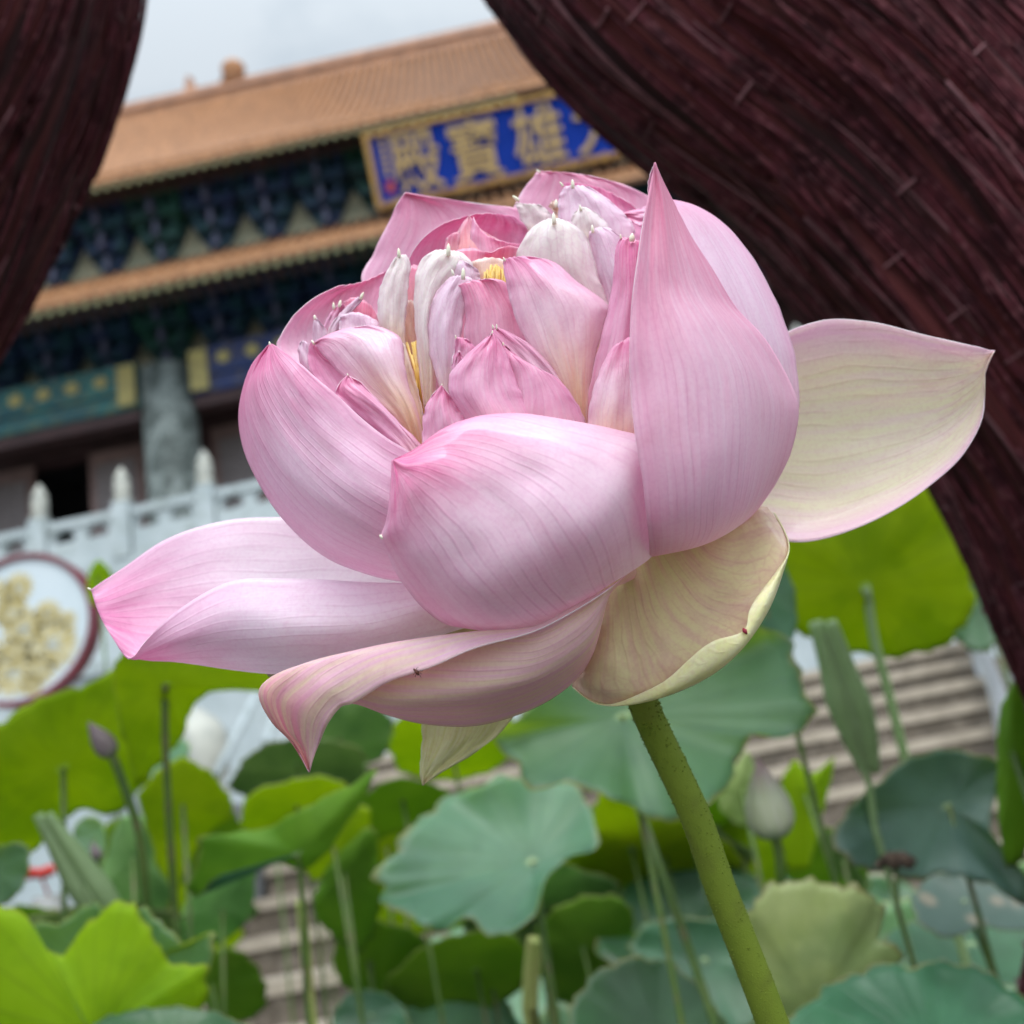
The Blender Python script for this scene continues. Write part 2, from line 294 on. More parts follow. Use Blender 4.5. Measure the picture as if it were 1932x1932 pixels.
# ---------------------------------------------------------------- temple hall and terrace
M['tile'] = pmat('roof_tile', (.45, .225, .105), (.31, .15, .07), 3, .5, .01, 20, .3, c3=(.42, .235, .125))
M['pan_shaded'] = pmat('pan_tile_shaded', (.17, .085, .045), (.11, .055, .03), 3, .7)  # dirty mortar-lined pans, darkened further to paint groove shade between the ribs
M['tile_dark'] = pmat('ridge_tile', (.40, .20, .11), (.28, .14, .08), 3, .5)
M['rafter'] = pmat('rafter_end', (.26, .22, .09), (.13, .17, .09), 20, .7)
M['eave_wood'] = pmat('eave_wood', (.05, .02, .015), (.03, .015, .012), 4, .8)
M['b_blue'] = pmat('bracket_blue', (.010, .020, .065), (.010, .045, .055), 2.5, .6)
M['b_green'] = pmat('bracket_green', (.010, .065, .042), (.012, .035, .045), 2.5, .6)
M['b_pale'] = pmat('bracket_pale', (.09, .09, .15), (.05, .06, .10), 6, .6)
M['infill'] = pmat('cream_infill', (.30, .28, .19), (.20, .21, .15), 2, .8)
M['beam_teal'] = pmat('beam_teal', (.03, .12, .115), (.02, .07, .085), 2, .8, c3=(.14, .13, .05))
M['beam_blue'] = pmat('beam_blue', (.02, .035, .11), (.025, .03, .08), 2, .8, c3=(.11, .09, .06))
M['gold'] = pmat('gold_paint', (.42, .24, .05), (.30, .17, .05), 6, .5)
M['gold_pale'] = pmat('gold_leaf', (.42, .29, .11), (.33, .22, .09), 10, .6)
M['yellow'] = pmat('yellow_block', (.34, .29, .10), (.24, .20, .08), 5, .7)
M['column'] = pmat('column_marble', (.06, .075, .07), (.17, .20, .19), 2.4, .7, .01, 6, lo=.42, hi=.58, c3=(.03, .042, .038))
M['door'] = pmat('door_wood', (.20, .125, .11), (.15, .09, .08), 3, .6)
M['door_carve'] = pmat('door_carving', (.19, .16, .155), (.11, .09, .09), 14, .6, .02, 14)
M['dark'] = M['dark']
M['darkwood'] = pmat('dark_wood', (.05, .02, .02), (.03, .012, .012), 4, .6)
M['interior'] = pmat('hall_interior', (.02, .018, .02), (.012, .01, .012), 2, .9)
M['marble'] = pmat('white_marble', (.40, .45, .46), (.32, .37, .38), 1.3, .6, c3=(.27, .31, .30))
M['marble_top'] = pmat('marble_weathered', (.46, .46, .40), (.30, .31, .28), 5, .6)
M['board_blue'] = pmat('signboard_blue', (.006, .028, .22), (.008, .034, .27), 1.5, .9, spec=.1)
M['red'] = pmat('red_paint', (.40, .035, .03), (.3, .03, .025), 5, .5)
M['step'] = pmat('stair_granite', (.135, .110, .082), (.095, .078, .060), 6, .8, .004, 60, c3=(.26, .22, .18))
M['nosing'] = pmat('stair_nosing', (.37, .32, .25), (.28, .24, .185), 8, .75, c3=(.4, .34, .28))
XL, XR = -15.0, 13.0
hall = thing('temple_hall', (-2, 21, 8), 'large temple hall with two tiers of orange-brown tiled roof behind the flower', 'temple')
b = MB(); WY = 21.6
OPEN = [(-11.95, -10.62)]
b.box(-10.62+2.4, XR, WY, WY+.4, 7.4, 12.9); b.box(-16, -13.3, WY, WY+.4, 7.4, 12.9); b.box(-13.3, -8.22, WY, WY+.4, 12.3, 12.9); b.build('wall', M['darkwood'], hall)
b = MB(); b.box(-13.4, -8.1, WY+3, WY+3.1, 7.4, 12.9); b.box(-13.45, -13.4, WY+.4, WY+3.1, 7.4, 12.9); b.box(-8.1, -8.05, WY+.4, WY+3.1, 7.4, 12.9); b.box(-13.4, -8.1, WY+.4, WY+3, 12.9, 13.0); b.build('inner_room', M['interior'], hall)
b = MB(); b.box(-12.6, -10.7, WY+1.6, WY+2.2, 7.4, 9.0); b.build('altar_table', M['yellow'], hall)
def door(x0, x1):
    d = MB(); d.box(x0, x1, WY-.12, WY-.02, 7.4, 12.25); o = d.build('door', M['door'], hall)
    c = MB(); m_ = .17; c.box(x0+m_, x1-m_, WY-.16, WY-.12, 9.5, 11.9); c.box(x0+m_, x1-m_, WY-.16, WY-.12, 7.9, 9.2); c.build('carved_panel', M['door_carve'], o)
for x0, x1 in [(-13.2, -11.97), (-10.6, -9.3), (-9.25, -8.3), (-7.6, -6.4), (-6.35, -5.1), (-5.05, -3.9), (-1.6, -.4), (-.35, .9), (6.8, 8.0), (8.05, 9.2)]: door(x0, x1)
b = MB(); b.box(XL-1, XR, 16.3, 27, 7.0, 7.38); b.build('terrace_floor', M['marble'], hall)
b = MB(); b.box(XL, XR, 20.5, 21.58, 12.95, 13.35); b.box(XL, XR, 20.65, 21.0, 13.35, 19.3); b.build('upper_wall', M['infill'], hall)
COLX = [-13.45, -7.95, -2.45, 3.05, 8.55]
for x in COLX:
    c = MB(); c.lathe((x, 20, 7.38), [(.74, 0), (.74, .25), (.62, .4), (.60, .5), (.585, 5.7)], 28); o = c.build('column', M['column'], hall, True)
for i in range(4):
    x0, x1 = COLX[i]+.62, COLX[i+1]-.62; mm = M['beam_teal'] if i % 2 == 0 else M['beam_blue']
    c = MB(); c.box(x0, x1, 19.75, 20.3, 12.25, 12.62); c.box(x0, x1, 19.7, 20.35, 12.66, 13.35); o = c.build('beam', mm, hall)
    c = MB(); c.box(x0, x1, 19.85, 20.2, 12.0, 12.25); c.build('lower_beam', M['darkwood'], hall)
    c = MB()
    for xx in (x0+.02, x1-.42):
        c = MB(); c.box(xx, xx+.4, 19.66, 19.7, 12.3, 13.3); c.build('yellow_end_block', M['yellow'], o)
    n = 5
    for k in range(n):
        xx = x0+.8+(x1-x0-1.6)*k/(n-1)
        pts = [(xx+(.13+.05*(j % 2))*cos(j*pi/7), 13.0+(.12+.05*(j % 2))*sin(j*pi/7)) for j in range(14)]; c = MB(); c.prism(pts, 19.66, 19.7); c.build('gold_medallion', M['yellow'], o)
def bracket(x, y, z, h, mat, k):
    c = MB(); n = 4; dz = h/n
    for i in range(n):                  # each tier wider and further out than the one below
        wv = (.18, .46, .62, .67)[i]; c.box(x-wv, x+wv, y-.12-.26*i, y, z+i*dz, z+i*dz+dz*.55)
        for s in np.linspace(-wv+.06, wv-.06, 2+i): c.box(x+s-.07, x+s+.07, y-.16-.26*i, y-.02, z+i*dz+dz*.56, z+i*dz+dz*.97)
    c.prism([(x-.14, z), (x+.14, z), (x+.42, z+h*.22), (x+.67, z+h*.5), (x+.67, z+h), (x-.67, z+h), (x-.67, z+h*.5), (x-.42, z+h*.22)], y-.10, y-.02)
    for i in range(n): c.box(x-.06, x+.06, y-.34-.26*i, y-.17-.26*i, z+i*dz+.02, z+i*dz+dz*.8, 1)
    c.build('bracket_set', [mat, M['b_pale']], hall)
SPX = 1.36
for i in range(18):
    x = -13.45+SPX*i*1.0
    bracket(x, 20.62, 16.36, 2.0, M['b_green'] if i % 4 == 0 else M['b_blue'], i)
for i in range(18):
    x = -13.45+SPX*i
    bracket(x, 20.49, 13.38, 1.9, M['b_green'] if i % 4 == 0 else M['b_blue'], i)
c = MB(); c.box(XL, XR, 20.45, 20.64, 16.05, 16.34)
for (ya, za, yb, zb_) in ((19.06, 17.76, 20.62, 19.0), (18.06, 14.02, 20.44, 16.0)): c.add([(XL, ya, za), (XR, ya, za), (XR, yb, zb_), (XL, yb, zb_), (XL, ya, za-.05), (XR, ya, za-.05), (XR, yb, zb_-.05), (XL, yb, zb_-.05)], [(0, 1, 2, 3), (7, 6, 5, 4), (0, 4, 5, 1), (1, 5, 6, 2), (2, 6, 7, 3), (3, 7, 4, 0)])
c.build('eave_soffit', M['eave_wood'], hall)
def roof(name, prof, x0a, x1a, x0b, x1b, pitch):
    # prof: eave->top list of (y,z); half-round tile rows run up the slope, pans lie between
    n = int((x1a-x0a)/pitch); T = np.linspace(0, 1, 22); pr = catmull(prof, T); vs = []; ph = [(0, 0), (.3, .0), (.38, .62), (.56, 1), (.74, .62), (.82, 0)]
    cols = []
    for i in range(n):
        for a, hgt in ph: cols.append(((i+a)/n, hgt))
    cols.append((1, 0)); m_ = len(cols); hh = pitch*.62
    for q, (y, z) in zip(T, pr):
        lft, rgt = x0a+(x0b-x0a)*q, x1a+(x1b-x1a)*q
        for s, hg in cols: vs.append((lft+(rgt-lft)*s, y-.5*hh*hg, z+hh*hg))
    fs = [(i*m_+j, i*m_+j+1, (i+1)*m_+j+1, (i+1)*m_+j) for i in range(len(T)-1) for j in range(m_-1)]
    k = len(vs)
    for j, (s, hg) in enumerate(cols): vs.append((x0a+(x1a-x0a)*s, pr[0][0], pr[0][1]-.12))
    fs += [(k+j, k+j+1, j+1, j) for j in range(m_-1)]
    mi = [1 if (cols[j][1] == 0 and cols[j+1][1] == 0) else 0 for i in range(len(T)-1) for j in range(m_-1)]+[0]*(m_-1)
    return mesh_obj(name, vs, fs, [M['tile'], M['pan_shaded']], hall, False, mi)
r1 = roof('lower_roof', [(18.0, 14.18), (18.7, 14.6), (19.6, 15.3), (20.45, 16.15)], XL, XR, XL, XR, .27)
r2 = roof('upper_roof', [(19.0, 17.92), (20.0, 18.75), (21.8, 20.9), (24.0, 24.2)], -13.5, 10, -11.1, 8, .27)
c = MB(); c.box(-11.1, 8, 23.9, 24.3, 24.1, 24.45); c.box(-11.2, 8.1, 23.8, 24.4, 24.45, 24.62); c.box(-11.15, 8.05, 23.9, 24.3, 24.62, 24.8); c.build('ridge', M['tile_dark'], r2)
c = MB(); c.lathe((-6.85, 24.1, 24.8), [(.45, 0), (.42, .1), (.2, .2), (.2, .3), (.3, .36), (.36, .5), (.36, .62), (.26, .76), (.1, .84), (.03, .95)], 16); c.build('ridge_ball', M['tile'], r2, True)
for x in (-10.95, -8.2):
    c = MB(); s_ = 1 if x < -10 else .7
    c.prism([(x-.3*s_, 24.8), (x+.3*s_, 24.8), (x+.2*s_, 25.1), (x+.05*s_, 25.3*1), (x+.12*s_, 24.8+.75*s_), (x-.1*s_, 24.8+.95*s_), (x-.22*s_, 24.8+.5*s_)], 24.0, 24.2); c.build('ridge_ornament', M['tile_dark'], r2)
for y0, z0, x0, n in ((18.0, 13.98, -12.2, 50), (19.0, 17.72, -11.8, 50)):
    for i in range(n):
        x = x0+i*.26; c = MB(); c.box(x-.05, x+.05, y0-.02, y0+.02, z0-.15, z0-.02); c.box(x-.055, x+.055, y0+.02, y0+.5, z0-.14, z0-.03, 1); c.build('rafter', [M['rafter'], M['eave_wood']], hall)
# gold trim strip under the tiles
for y0, z0 in ((17.99, 14.02), (18.99, 17.76)):
    c = MB(); c.box(XL+1, XR-2, y0+.06, y0+.1, z0, z0+.05); c.build('eave_board', M['tile_dark'], hall)

# signboard
S0, S1 = atY(683, 252, 18.6), atY(1222, 150, 18.6); zb = atY(716, 400, 19.25)[2]; zt = S0[2]+.0
sx0, sx1 = S0[0], atY(1228, 200, 18.8)[0]; H = math.hypot(zt-zb, .55)
sg = thing('signboard', (0, 0, 0), 'blue signboard with four gold characters in a carved gold frame under the upper eave', 'signboard')
sg.location = ((sx0+sx1)/2, 19.2, zb); W = sx1-sx0; sg.rotation_euler = (math.atan2(.55, zt-zb), 0, 0)
def local(mb, name, mat, parent, smooth=False):   # already in the parent's own axes
    me = bpy.data.meshes.new(name); me.from_pydata(mb.v, [], mb.f); mats = mat if isinstance(mat, list) else [mat]
    for m_ in mats: me.materials.append(m_)
    me.polygons.foreach_set('material_index', mb.m)
    if smooth: me.polygons.foreach_set('use_smooth', [True]*len(me.polygons))
    o = bpy.data.objects.new(name, me); COL.objects.link(o); o.parent = parent; return o
c = MB(); c.box(-W/2+.1, W/2-.1, 0, .1, .1, H-.1); board = local(c, 'board', M['board_blue'], sg)
c = MB(); t_ = .12
c.box(-W/2, -W/2+t_, -.1, .12, 0, H); c.box(W/2-t_, W/2, -.1, .12, 0, H); c.box(-W/2+t_, W/2-t_, -.08, .12, 0, t_*.8); c.box(-W/2+t_, W/2-t_, -.08, .12, H-t_*.8, H)
for k in range(26):                     # scalloped carving along top and bottom
    x = -W/2+.3+(W-.6)*k/25; s_ = .5+.5*sin(k*1.9)
    for zc in (t_*.6, H-t_*.6): c.prism([(x+.11*cos(a), zc+(.04+.05*s_)*sin(a)) for a in np.linspace(0, 2*pi, 9)[:-1]], -.12, -.02)
local(c, 'frame', M['gold'], sg)
def glyph(ch, px, wpx, hpx, zc):
    cu = bpy.data.curves.new('character', 'FONT'); cu.body = ch; cu.align_x = 'CENTER'; cu.align_y = 'CENTER'; cu.size = 1; cu.extrude = .03; cu.offset = .006
    tmp = bpy.data.objects.new('tmp', cu); COL.objects.link(tmp); dg = bpy.context.evaluated_depsgraph_get(); dg.update()
    me = bpy.data.meshes.new_from_object(tmp.evaluated_get(dg)); bpy.data.objects.remove(tmp); bpy.data.curves.remove(cu)
    co = np.array([v.co[:] for v in me.vertices]); lo, hi = co.min(0), co.max(0); co = (co-(lo+hi)/2)/np.maximum(hi-lo, 1e-6)
    for v, q in zip(me.vertices, co): v.co = (q[0]*wpx, -.05-q[2]*.05, q[1]*hpx)
    me.materials.clear(); me.materials.append(M['gold_pale']); me.name = 'character'
    o = bpy.data.objects.new('character', me); COL.objects.link(o); o.parent = sg; o.location = (px, -.0, zc)
for ch, fx in (('殿', .165), ('寶', .375), ('雄', .60), ('大', .815)): glyph(ch, -W/2+W*fx, 1.14, 1.36, H*.50)
c = MB(); c.box(-W/2+.3, -W/2+.48, -.02, 0, .34, .60); local(c, 'red_seal', M['red'], sg)
c = MB()
for k in range(7): c.box(-W/2+.33, -W/2+.44, -.02, 0, .72+k*.15, .83+k*.15)
local(c, 'small_inscription', M['gold_pale'], sg)

# terrace wall and balustrade
c = MB(); c.box(XL, XR, 16.05, 16.6, .0, 7.3); c.box(XL, XR, 15.9, 16.05, 7.0, 7.3); c.box(XL, XR, 15.95, 16.05, 5.4, 5.62); c.box(XL, XR, 15.95, 16.05, 2.9, 3.1)
for k in range(22): c.box(-14.6+k*1.5, -14.35+k*1.5, 15.98, 16.05, 5.62, 7.0)
tag(c.build('terrace_wall', M['marble']), 'pale marble retaining wall of the temple terrace below its balustrade', 'wall')
bal = thing('balustrade', (-5, 16, 7.3), 'white marble balustrade with turned posts along the temple terrace', 'balustrade')
for k in range(14):
    x = -13.33+k*1.5
    c = MB(); c.box(x-.15, x+.15, 15.87, 16.18, 7.3, 8.32); o = c.build('post', M['marble'], bal)
    c = MB(); c.lathe((x, 16.02, 8.32), [(.12, 0), (.16, .04), (.16, .09), (.10, .13), (.135, .18), (.14, .34), (.11, .38), (.14, .43), (.12, .5), (.07, .6), (.015, .7)], 14); c.build('post_head', M['marble_top'], o, True)
    c = MB(); a0, a1 = x+.17, x+1.33
    c.box(a0, a1, 15.95, 16.1, 7.3, 7.8); c.box(a0, a1, 15.92, 16.13, 8.06, 8.2)
    for j in range(3):
        cx = a0+(a1-a0)*j/2; wv = .16 if j == 1 else .13
        xa, xb = max(a0, cx-wv), min(a1, cx+wv); xm0, xm1 = max(a0, cx-wv*.55), min(a1, cx+wv*.55)
        c.prism([(xa, 7.8), (xb, 7.8), (xm1, 7.88), (xb+.06 if j < 2 else xb, 8.06), (xa-.06 if j > 0 else xa, 8.06), (xm0, 7.88)], 15.97, 16.08)
    c.build('railing_panel', M['marble'], bal)

# staircase: treads with pale nosings
M['granite_wall'] = pmat('parapet_granite', (.22, .23, .23), (.16, .165, .165), 5, .7, c3=(.28, .28, .27))
st = thing('staircase', (0, 6, 0), 'wide taupe granite staircase with pale nosings climbing behind the lotus leaves', 'staircase')
c = MB(); d = MB(); zs, ys = .45, 3.9
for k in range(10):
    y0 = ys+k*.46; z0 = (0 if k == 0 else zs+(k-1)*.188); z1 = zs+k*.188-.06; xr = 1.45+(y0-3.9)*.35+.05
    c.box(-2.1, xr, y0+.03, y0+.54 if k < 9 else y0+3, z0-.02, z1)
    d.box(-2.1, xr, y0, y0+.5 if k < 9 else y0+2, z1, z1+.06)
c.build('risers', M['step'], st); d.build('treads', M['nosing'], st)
c = MB(); c.box(-12, -2.12, 9.9, 16.0, 0, 2.0); c.box(-2.12, 12, 8.5, 16.0, 0, 2.02); tag(c.build('landing', M['step']), kind='structure')
# stair flank walls and rails
fl = thing('stair_parapet', (-2.4, 6, 0), 'grey stone stair parapet left of the stairs with a round pale post head', 'parapet')
c = MB(); c.prism([(-2.75, 0), (-2.14, 0), (-2.14, 1.75), (-2.75, 1.75)], 5.0, 9.8); c.box(-4.2, -2.75, 6.6, 6.9, 0, 2.0); c.build('wall', M['granite_wall'], fl)
p_ = atY(372, 1400, 6.0)
c = MB(); c.lathe((p_[0], 6.0, 1.75), [(.16, 0), (.17, .1), (.13, .14), (.17, .2), (.18, .42), (.13, .52), (.03, .6)], 18); c.build('post_head', M['marble_top'], fl, True)
for a, b_, lab in (((484, 1312), (408, 1462), 'white sloping handrail bar beside the stair parapet, the longer of two'), ((527, 1330), (502, 1402), 'short white rail bar just right of the longer sloping one')):
    A, B = atY(*a, 5.4), atY(*b_, 4.7); c = MB(); hr = thing('handrail', (B[0], B[1], 0), lab, 'handrail')
    c.tube([A+(A-B)*.6, A, B], .022 if 'longer' in lab else .016, 10); c.build('rail', M['marble'], hr, True)
    c = MB(); c.tube([(B[0], B[1], 0), tuple(B)], .006, 8); c.build('post', M['stalk_dark'], hr, True)
M['steel'] = pmat('brushed_metal', (.55, .56, .56), (.42, .43, .44), 30, .3, metal=.8)
rr = thing('metal_railing', (2.2, 6, 0), 'curved pale metal stair railing right of the stairs beside the dark trunk', 'railing')
pts = [atY(1795, 1172, 8.0), atY(1830, 1205, 7.4), atY(1858, 1245, 6.8), atY(1880, 1300, 6.2), atY(1892, 1350, 5.8), atY(1915, 1480, 5.2)]
c = MB(); c.tube(pts, .05, 12); c.tube([q+np.array((.16, 0, .06)) for q in pts[:5]], .035, 10); c.build('rail', M['steel'], rr, True)
for q in (pts[1], pts[3], pts[5]):
    c = MB(); c.tube([(q[0], q[1], 0), tuple(q)], .035, 10); c.lathe((q[0]+.16, q[1], q[2]), [(.05, 0), (.07, .04), (.05, .1), (.02, .13)], 12); c.build('post', M['steel'], rr, True)

# round decorative panel
M['disc'] = pmat('disc_white', (.52, .58, .61), (.47, .54, .57), 3, .6)
M['blossom'] = pmat('blossom_gold', (.42, .33, .11), (.56, .50, .30), 22, .7)
M['crimson'] = pmat('crimson_rim', (.17, .018, .03), (.12, .014, .025), 10, .45)
dc = atY(38, 1186, 3.5); rp = thing('round_panel', (dc[0], dc[1], 0), 'round white panel with dark red rim and pale gold blossoms at the left edge', 'round panel')
Rr = np.linalg.norm(atY(180, 1170, 3.5)-dc); tl = 0.0
def discm(r0, r1, ya, yb, n=56):
    c = MB(); vs = []
    for j in range(n):
        a = 2*pi*j/n
        for r_, y_ in ((r0, ya), (r1, ya), (r1, yb), (r0, yb)): vs.append((dc[0]+r_*cos(a), dc[1]+y_, dc[2]+r_*sin(a)))
    c.add(vs, [(j*4+q, ((j+1) % n)*4+q, ((j+1) % n)*4+(q+1) % 4, j*4+(q+1) % 4) for j in range(n) for q in range(4)]); return c
discm(Rr*.93, Rr, -.012, .05).build('rim', M['crimson'], rp)
c = MB(); c.prism([(dc[0]+Rr*.93*cos(a), dc[2]+Rr*.93*sin(a)) for a in np.linspace(0, 2*pi, 57)[:-1]], dc[1]-.0, dc[1]+.05); fc = c.build('face', M['disc'], rp)
for bx, bz, br in ((-.35, .42, .33), (.05, -.02, .30), (.42, -.30, .36), (-.1, -.55, .33), (-.62, -.1, .33), (-.02, .55, .22), (.15, -.75, .16), (-.5, -.6, .26), (.36, .12, .2), (-.12, .26, .24), (.26, -.56, .24), (-.45, -.32, .26), (.62, -.02, .14), (-.1, -.3, .24)):
    c = MB()
    for ring, (ra, n) in enumerate(((.98, 15), (.70, 12), (.42, 9), (.16, 5))):
        for k in range(n):
            a = 2*pi*k/n+ring*.3; R1 = br*Rr*ra; cx, cz = dc[0]+bx*Rr+R1*.72*cos(a), dc[2]+bz*Rr+R1*.72*sin(a)
            pts = [(cx+R1*.30*cos(t)*cos(a)-R1*.13*sin(t)*sin(a), cz+R1*.30*cos(t)*sin(a)+R1*.13*sin(t)*cos(a)) for t in np.linspace(0, 2*pi, 9)[:-1]]
            c.prism(pts, dc[1]-.002-.0015*ring, dc[1]+.001)
    c.build('blossom', M['blossom'], fc)
c = MB(); c.box(dc[0]-.04, dc[0]+.04, dc[1]+.05, dc[1]+.12, 0, dc[2]); c.box(dc[0]-.3, dc[0]+.3, dc[1], dc[1]+.3, 0, dc[2]-Rr-.05); c.build('stand', M['marble'], rp)
# stones and pots among the leaves
M['granite'] = pmat('grey_stone', (.30, .30, .29), (.20, .20, .19), 20, .8, .004, 60)
M['redbloom'] = pmat('red_bloom', (.55, .03, .02), (.4, .03, .02), 30, .6)
q = P(92, 1690, 2.2); sp_ = thing('stone_planter', (q[0], q[1], 0), 'small grey stone planter with a red bloom between leaves at the left edge', 'planter')
c = MB(); c.lathe((q[0], q[1], 0), [(.04, 0), (.05, q[2]-.06), (.045, q[2]-.03), (.03, q[2])], 20); c.build('pot', M['granite'], sp_, True)
q2 = P(76, 1647, 2.2); c = MB()
for k in range(14):
    a = k*2.4; r_ = .004*math.sqrt(k+1)*1.1; c.lathe((q2[0]+r_*cos(a)*1.6, q2[1]+r_*sin(a), q2[2]-.012+.001*k % .01), [(.005, 0), (.011, .006), (.009, .014), (.002, .018)], 8)
c.tube([(q2[0], q2[1], q2[2]), (q[0], q[1], q[2])], .003, 6); c.build('bloom', M['redbloom'], sp_, True)
q = P(838, 1925, 2.4); pl = thing('ribbed_planter', (q[0], q[1], 0), 'white ribbed stone planter at the bottom edge between leaves', 'planter')
c = MB(); n = 40; vs = []; pr = [(.05, 0), (.07, q[2]*.6), (.085, q[2]), (.09, q[2]+.03), (.07, q[2]+.035), (.065, q[2]-.02)]
for r_, h in pr:
    for j in range(n): rr_ = r_*(1+.06*(1 if j % 2 else -1)); vs.append((q[0]+rr_*cos(2*pi*j/n), q[1]+rr_*sin(2*pi*j/n), h))
c.add(vs, [(i*n+j, i*n+(j+1) % n, (i+1)*n+(j+1) % n, (i+1)*n+j) for i in range(len(pr)-1) for j in range(n)]); c.build('pot', M['marble'], pl)

# two dark red fibrous trunks
def trunk_mat():
    m, t = newmat('trunk_fibre'); uvn = N(t, 'ShaderNodeUVMap'); mpn = N(t, 'ShaderNodeMapping'); mpn.inputs['Scale'].default_value = (42, 4.2, 1); t.links.new(uvn.outputs[0], mpn.inputs[0])
    n1 = N(t, 'ShaderNodeTexNoise', Scale=1, Detail=6, Roughness=.65, Distortion=.4); t.links.new(mpn.outputs[0], n1.inputs['Vector'])
    mp2 = N(t, 'ShaderNodeMapping'); mp2.inputs['Scale'].default_value = (7, 2.4, 1); t.links.new(uvn.outputs[0], mp2.inputs[0])
    n2 = N(t, 'ShaderNodeTexNoise', Scale=1, Detail=4); t.links.new(mp2.outputs[0], n2.inputs['Vector'])
    c = mixc(t, (.019, .0045, .005), (.105, .021, .022), smooth(t, n1.outputs[0], .38, .62))
    c = mixc(t, c, (.18, .05, .05), mth(t, 'MULTIPLY', smooth(t, n1.outputs[0], .60, .74), .6))
    c = mixc(t, c, (.035, .010, .014), mth(t, 'MULTIPLY', smooth(t, n2.outputs[0], .5, .7), .7))
    b_ = N(t, 'ShaderNodeBsdfPrincipled', Roughness=.55); b_.inputs['Specular IOR Level'].default_value = .18; t.links.new(c, b_.inputs['Base Color'])
    bp = N(t, 'ShaderNodeBump', Strength=1, Distance=.006); t.links.new(mth(t, 'ADD', n1.outputs[0], n2.outputs[0]), bp.inputs['Height']); t.links.new(bp.outputs[0], b_.inputs['Normal'])
    o = N(t, 'ShaderNodeOutputMaterial'); t.links.new(b_.outputs[0], o.inputs[0]); return m
M['trunk'] = trunk_mat()
M['fibre'] = pmat('fibre_strand', (.105, .022, .030), (.038, .009, .013), 40, .7, spec=.15, c3=(.17, .06, .068))
M['fibre_pale'] = pmat('fibre_strand_pale', (.20, .09, .10), (.12, .05, .055), 40, .7, spec=.15)
def trunk(label, path, rad, strands, seed):
    rg = np.random.default_rng(seed); n = 150; T = np.linspace(0, 1, n); C3 = catmull([P(x, y, z) for x, y, z in path], T); rr = catmull(np.array([[r_] for r_ in rad]), T)[:, 0]
    Tg = np.gradient(C3, axis=0); Tg /= np.linalg.norm(Tg, axis=1)[:, None]; a = np.cross(Tg[0], FW); a /= np.linalg.norm(a); fr = []
    for i in range(n): a = a-Tg[i]*(a@Tg[i]); a /= np.linalg.norm(a); fr.append((a.copy(), np.cross(Tg[i], a)))
    m_ = 220; ph = rg.random(40)*6.28; lobes = [(3, .035, .8), (5, .03, -1.3), (8, .022, 2.1), (13, .014, -2.6), (21, .010, 3.3), (34, .007, 5), (55, .006, 4)]
    def radius(i, th):
        s = i/(n-1)*2.2; r_ = 1.0
        for k, (fq, am, tw) in enumerate(lobes): r_ = r_+am*np.sin(fq*th+tw*s*1.7+ph[k]+.8*np.sin(s*3+ph[k+10]))
        return rr[i]*r_
    th = np.arange(m_)*2*pi/m_; vs = []; uv = []
    for i in range(n):
        r_ = radius(i, th+.0)
        for j in range(m_): vs.append(C3[i]+r_[j]*(cos(th[j])*fr[i][0]+sin(th[j])*fr[i][1])); uv.append((2*abs(j/m_-.5), i/(n-1)*2.2))
    fs = [(i*m_+j, i*m_+(j+1) % m_, (i+1)*m_+(j+1) % m_, (i+1)*m_+j) for i in range(n-1) for j in range(m_)]
    base = C3[-1]
    t_ = thing('tree_trunk', (base[0], base[1], 0), label, 'tree trunk')
    mesh_obj('bark', vs, fs, M['trunk'], t_, True, None, uv)
    c = MB()
    for k in range(strands):
        i0 = rg.integers(0, n-12); ln = int(rg.integers(6, 34)); th0 = rg.random()*2*pi; drift = rg.normal(0, .006); pts = []
        cross = rg.random() < .11
        if cross: ln = 6
        for q in range(0, ln, 2 if not cross else 1):
            i = min(n-1, i0+(q if not cross else 0)); tq = th0+drift*q if not cross else th0+.022*q
            r_ = radius(i, np.array([tq]))[0]+.0012+(.0016 if cross else 0)+.0012*sin(q*.3); pts.append(C3[i]+r_*(cos(tq)*fr[i][0]+sin(tq)*fr[i][1]))
        if len(pts) > 2: c.tube(pts, rg.uniform(.0006, .0016), 5, 1 if (cross or rg.random() < .1) else 0)
    tag(c.build('bark_fibres', [M['fibre'], M['fibre_pale']], t_, True), kind='stuff')
Z1 = .80
trunk('thick dark red fibrous trunk arching over the flower from the top to the right edge',
      [(1010, -480, Z1+.05), (1150, -230, Z1+.02), (1330, -25, Z1), (1620, 215, Z1), (1868, 500, Z1), (2090, 830, Z1), (2235, 1150, Z1), (2360, 1420, Z1), (2350, 1700, Z1), (2290, 1980, Z1), (2250, 2400, Z1)]+[(2240, 3400, Z1)],
      [.135, .135, .135, .137, .135, .135, .134, .133, .134, .135, .135, .14], 2200, 3)
trunk('dark red fibrous trunk cutting across the top left corner',
      [(-20, -600, Z1), (-72, -250, Z1), (-118, 20, Z1), (-190, 205, Z1), (-316, 480, Z1), (-500, 750, Z1), (-640, 1100, Z1), (-700, 1700, Z1), (-760, 3000, Z1)],
      [.14, .14, .136, .134, .132, .13, .13, .13, .13], 1500, 5)
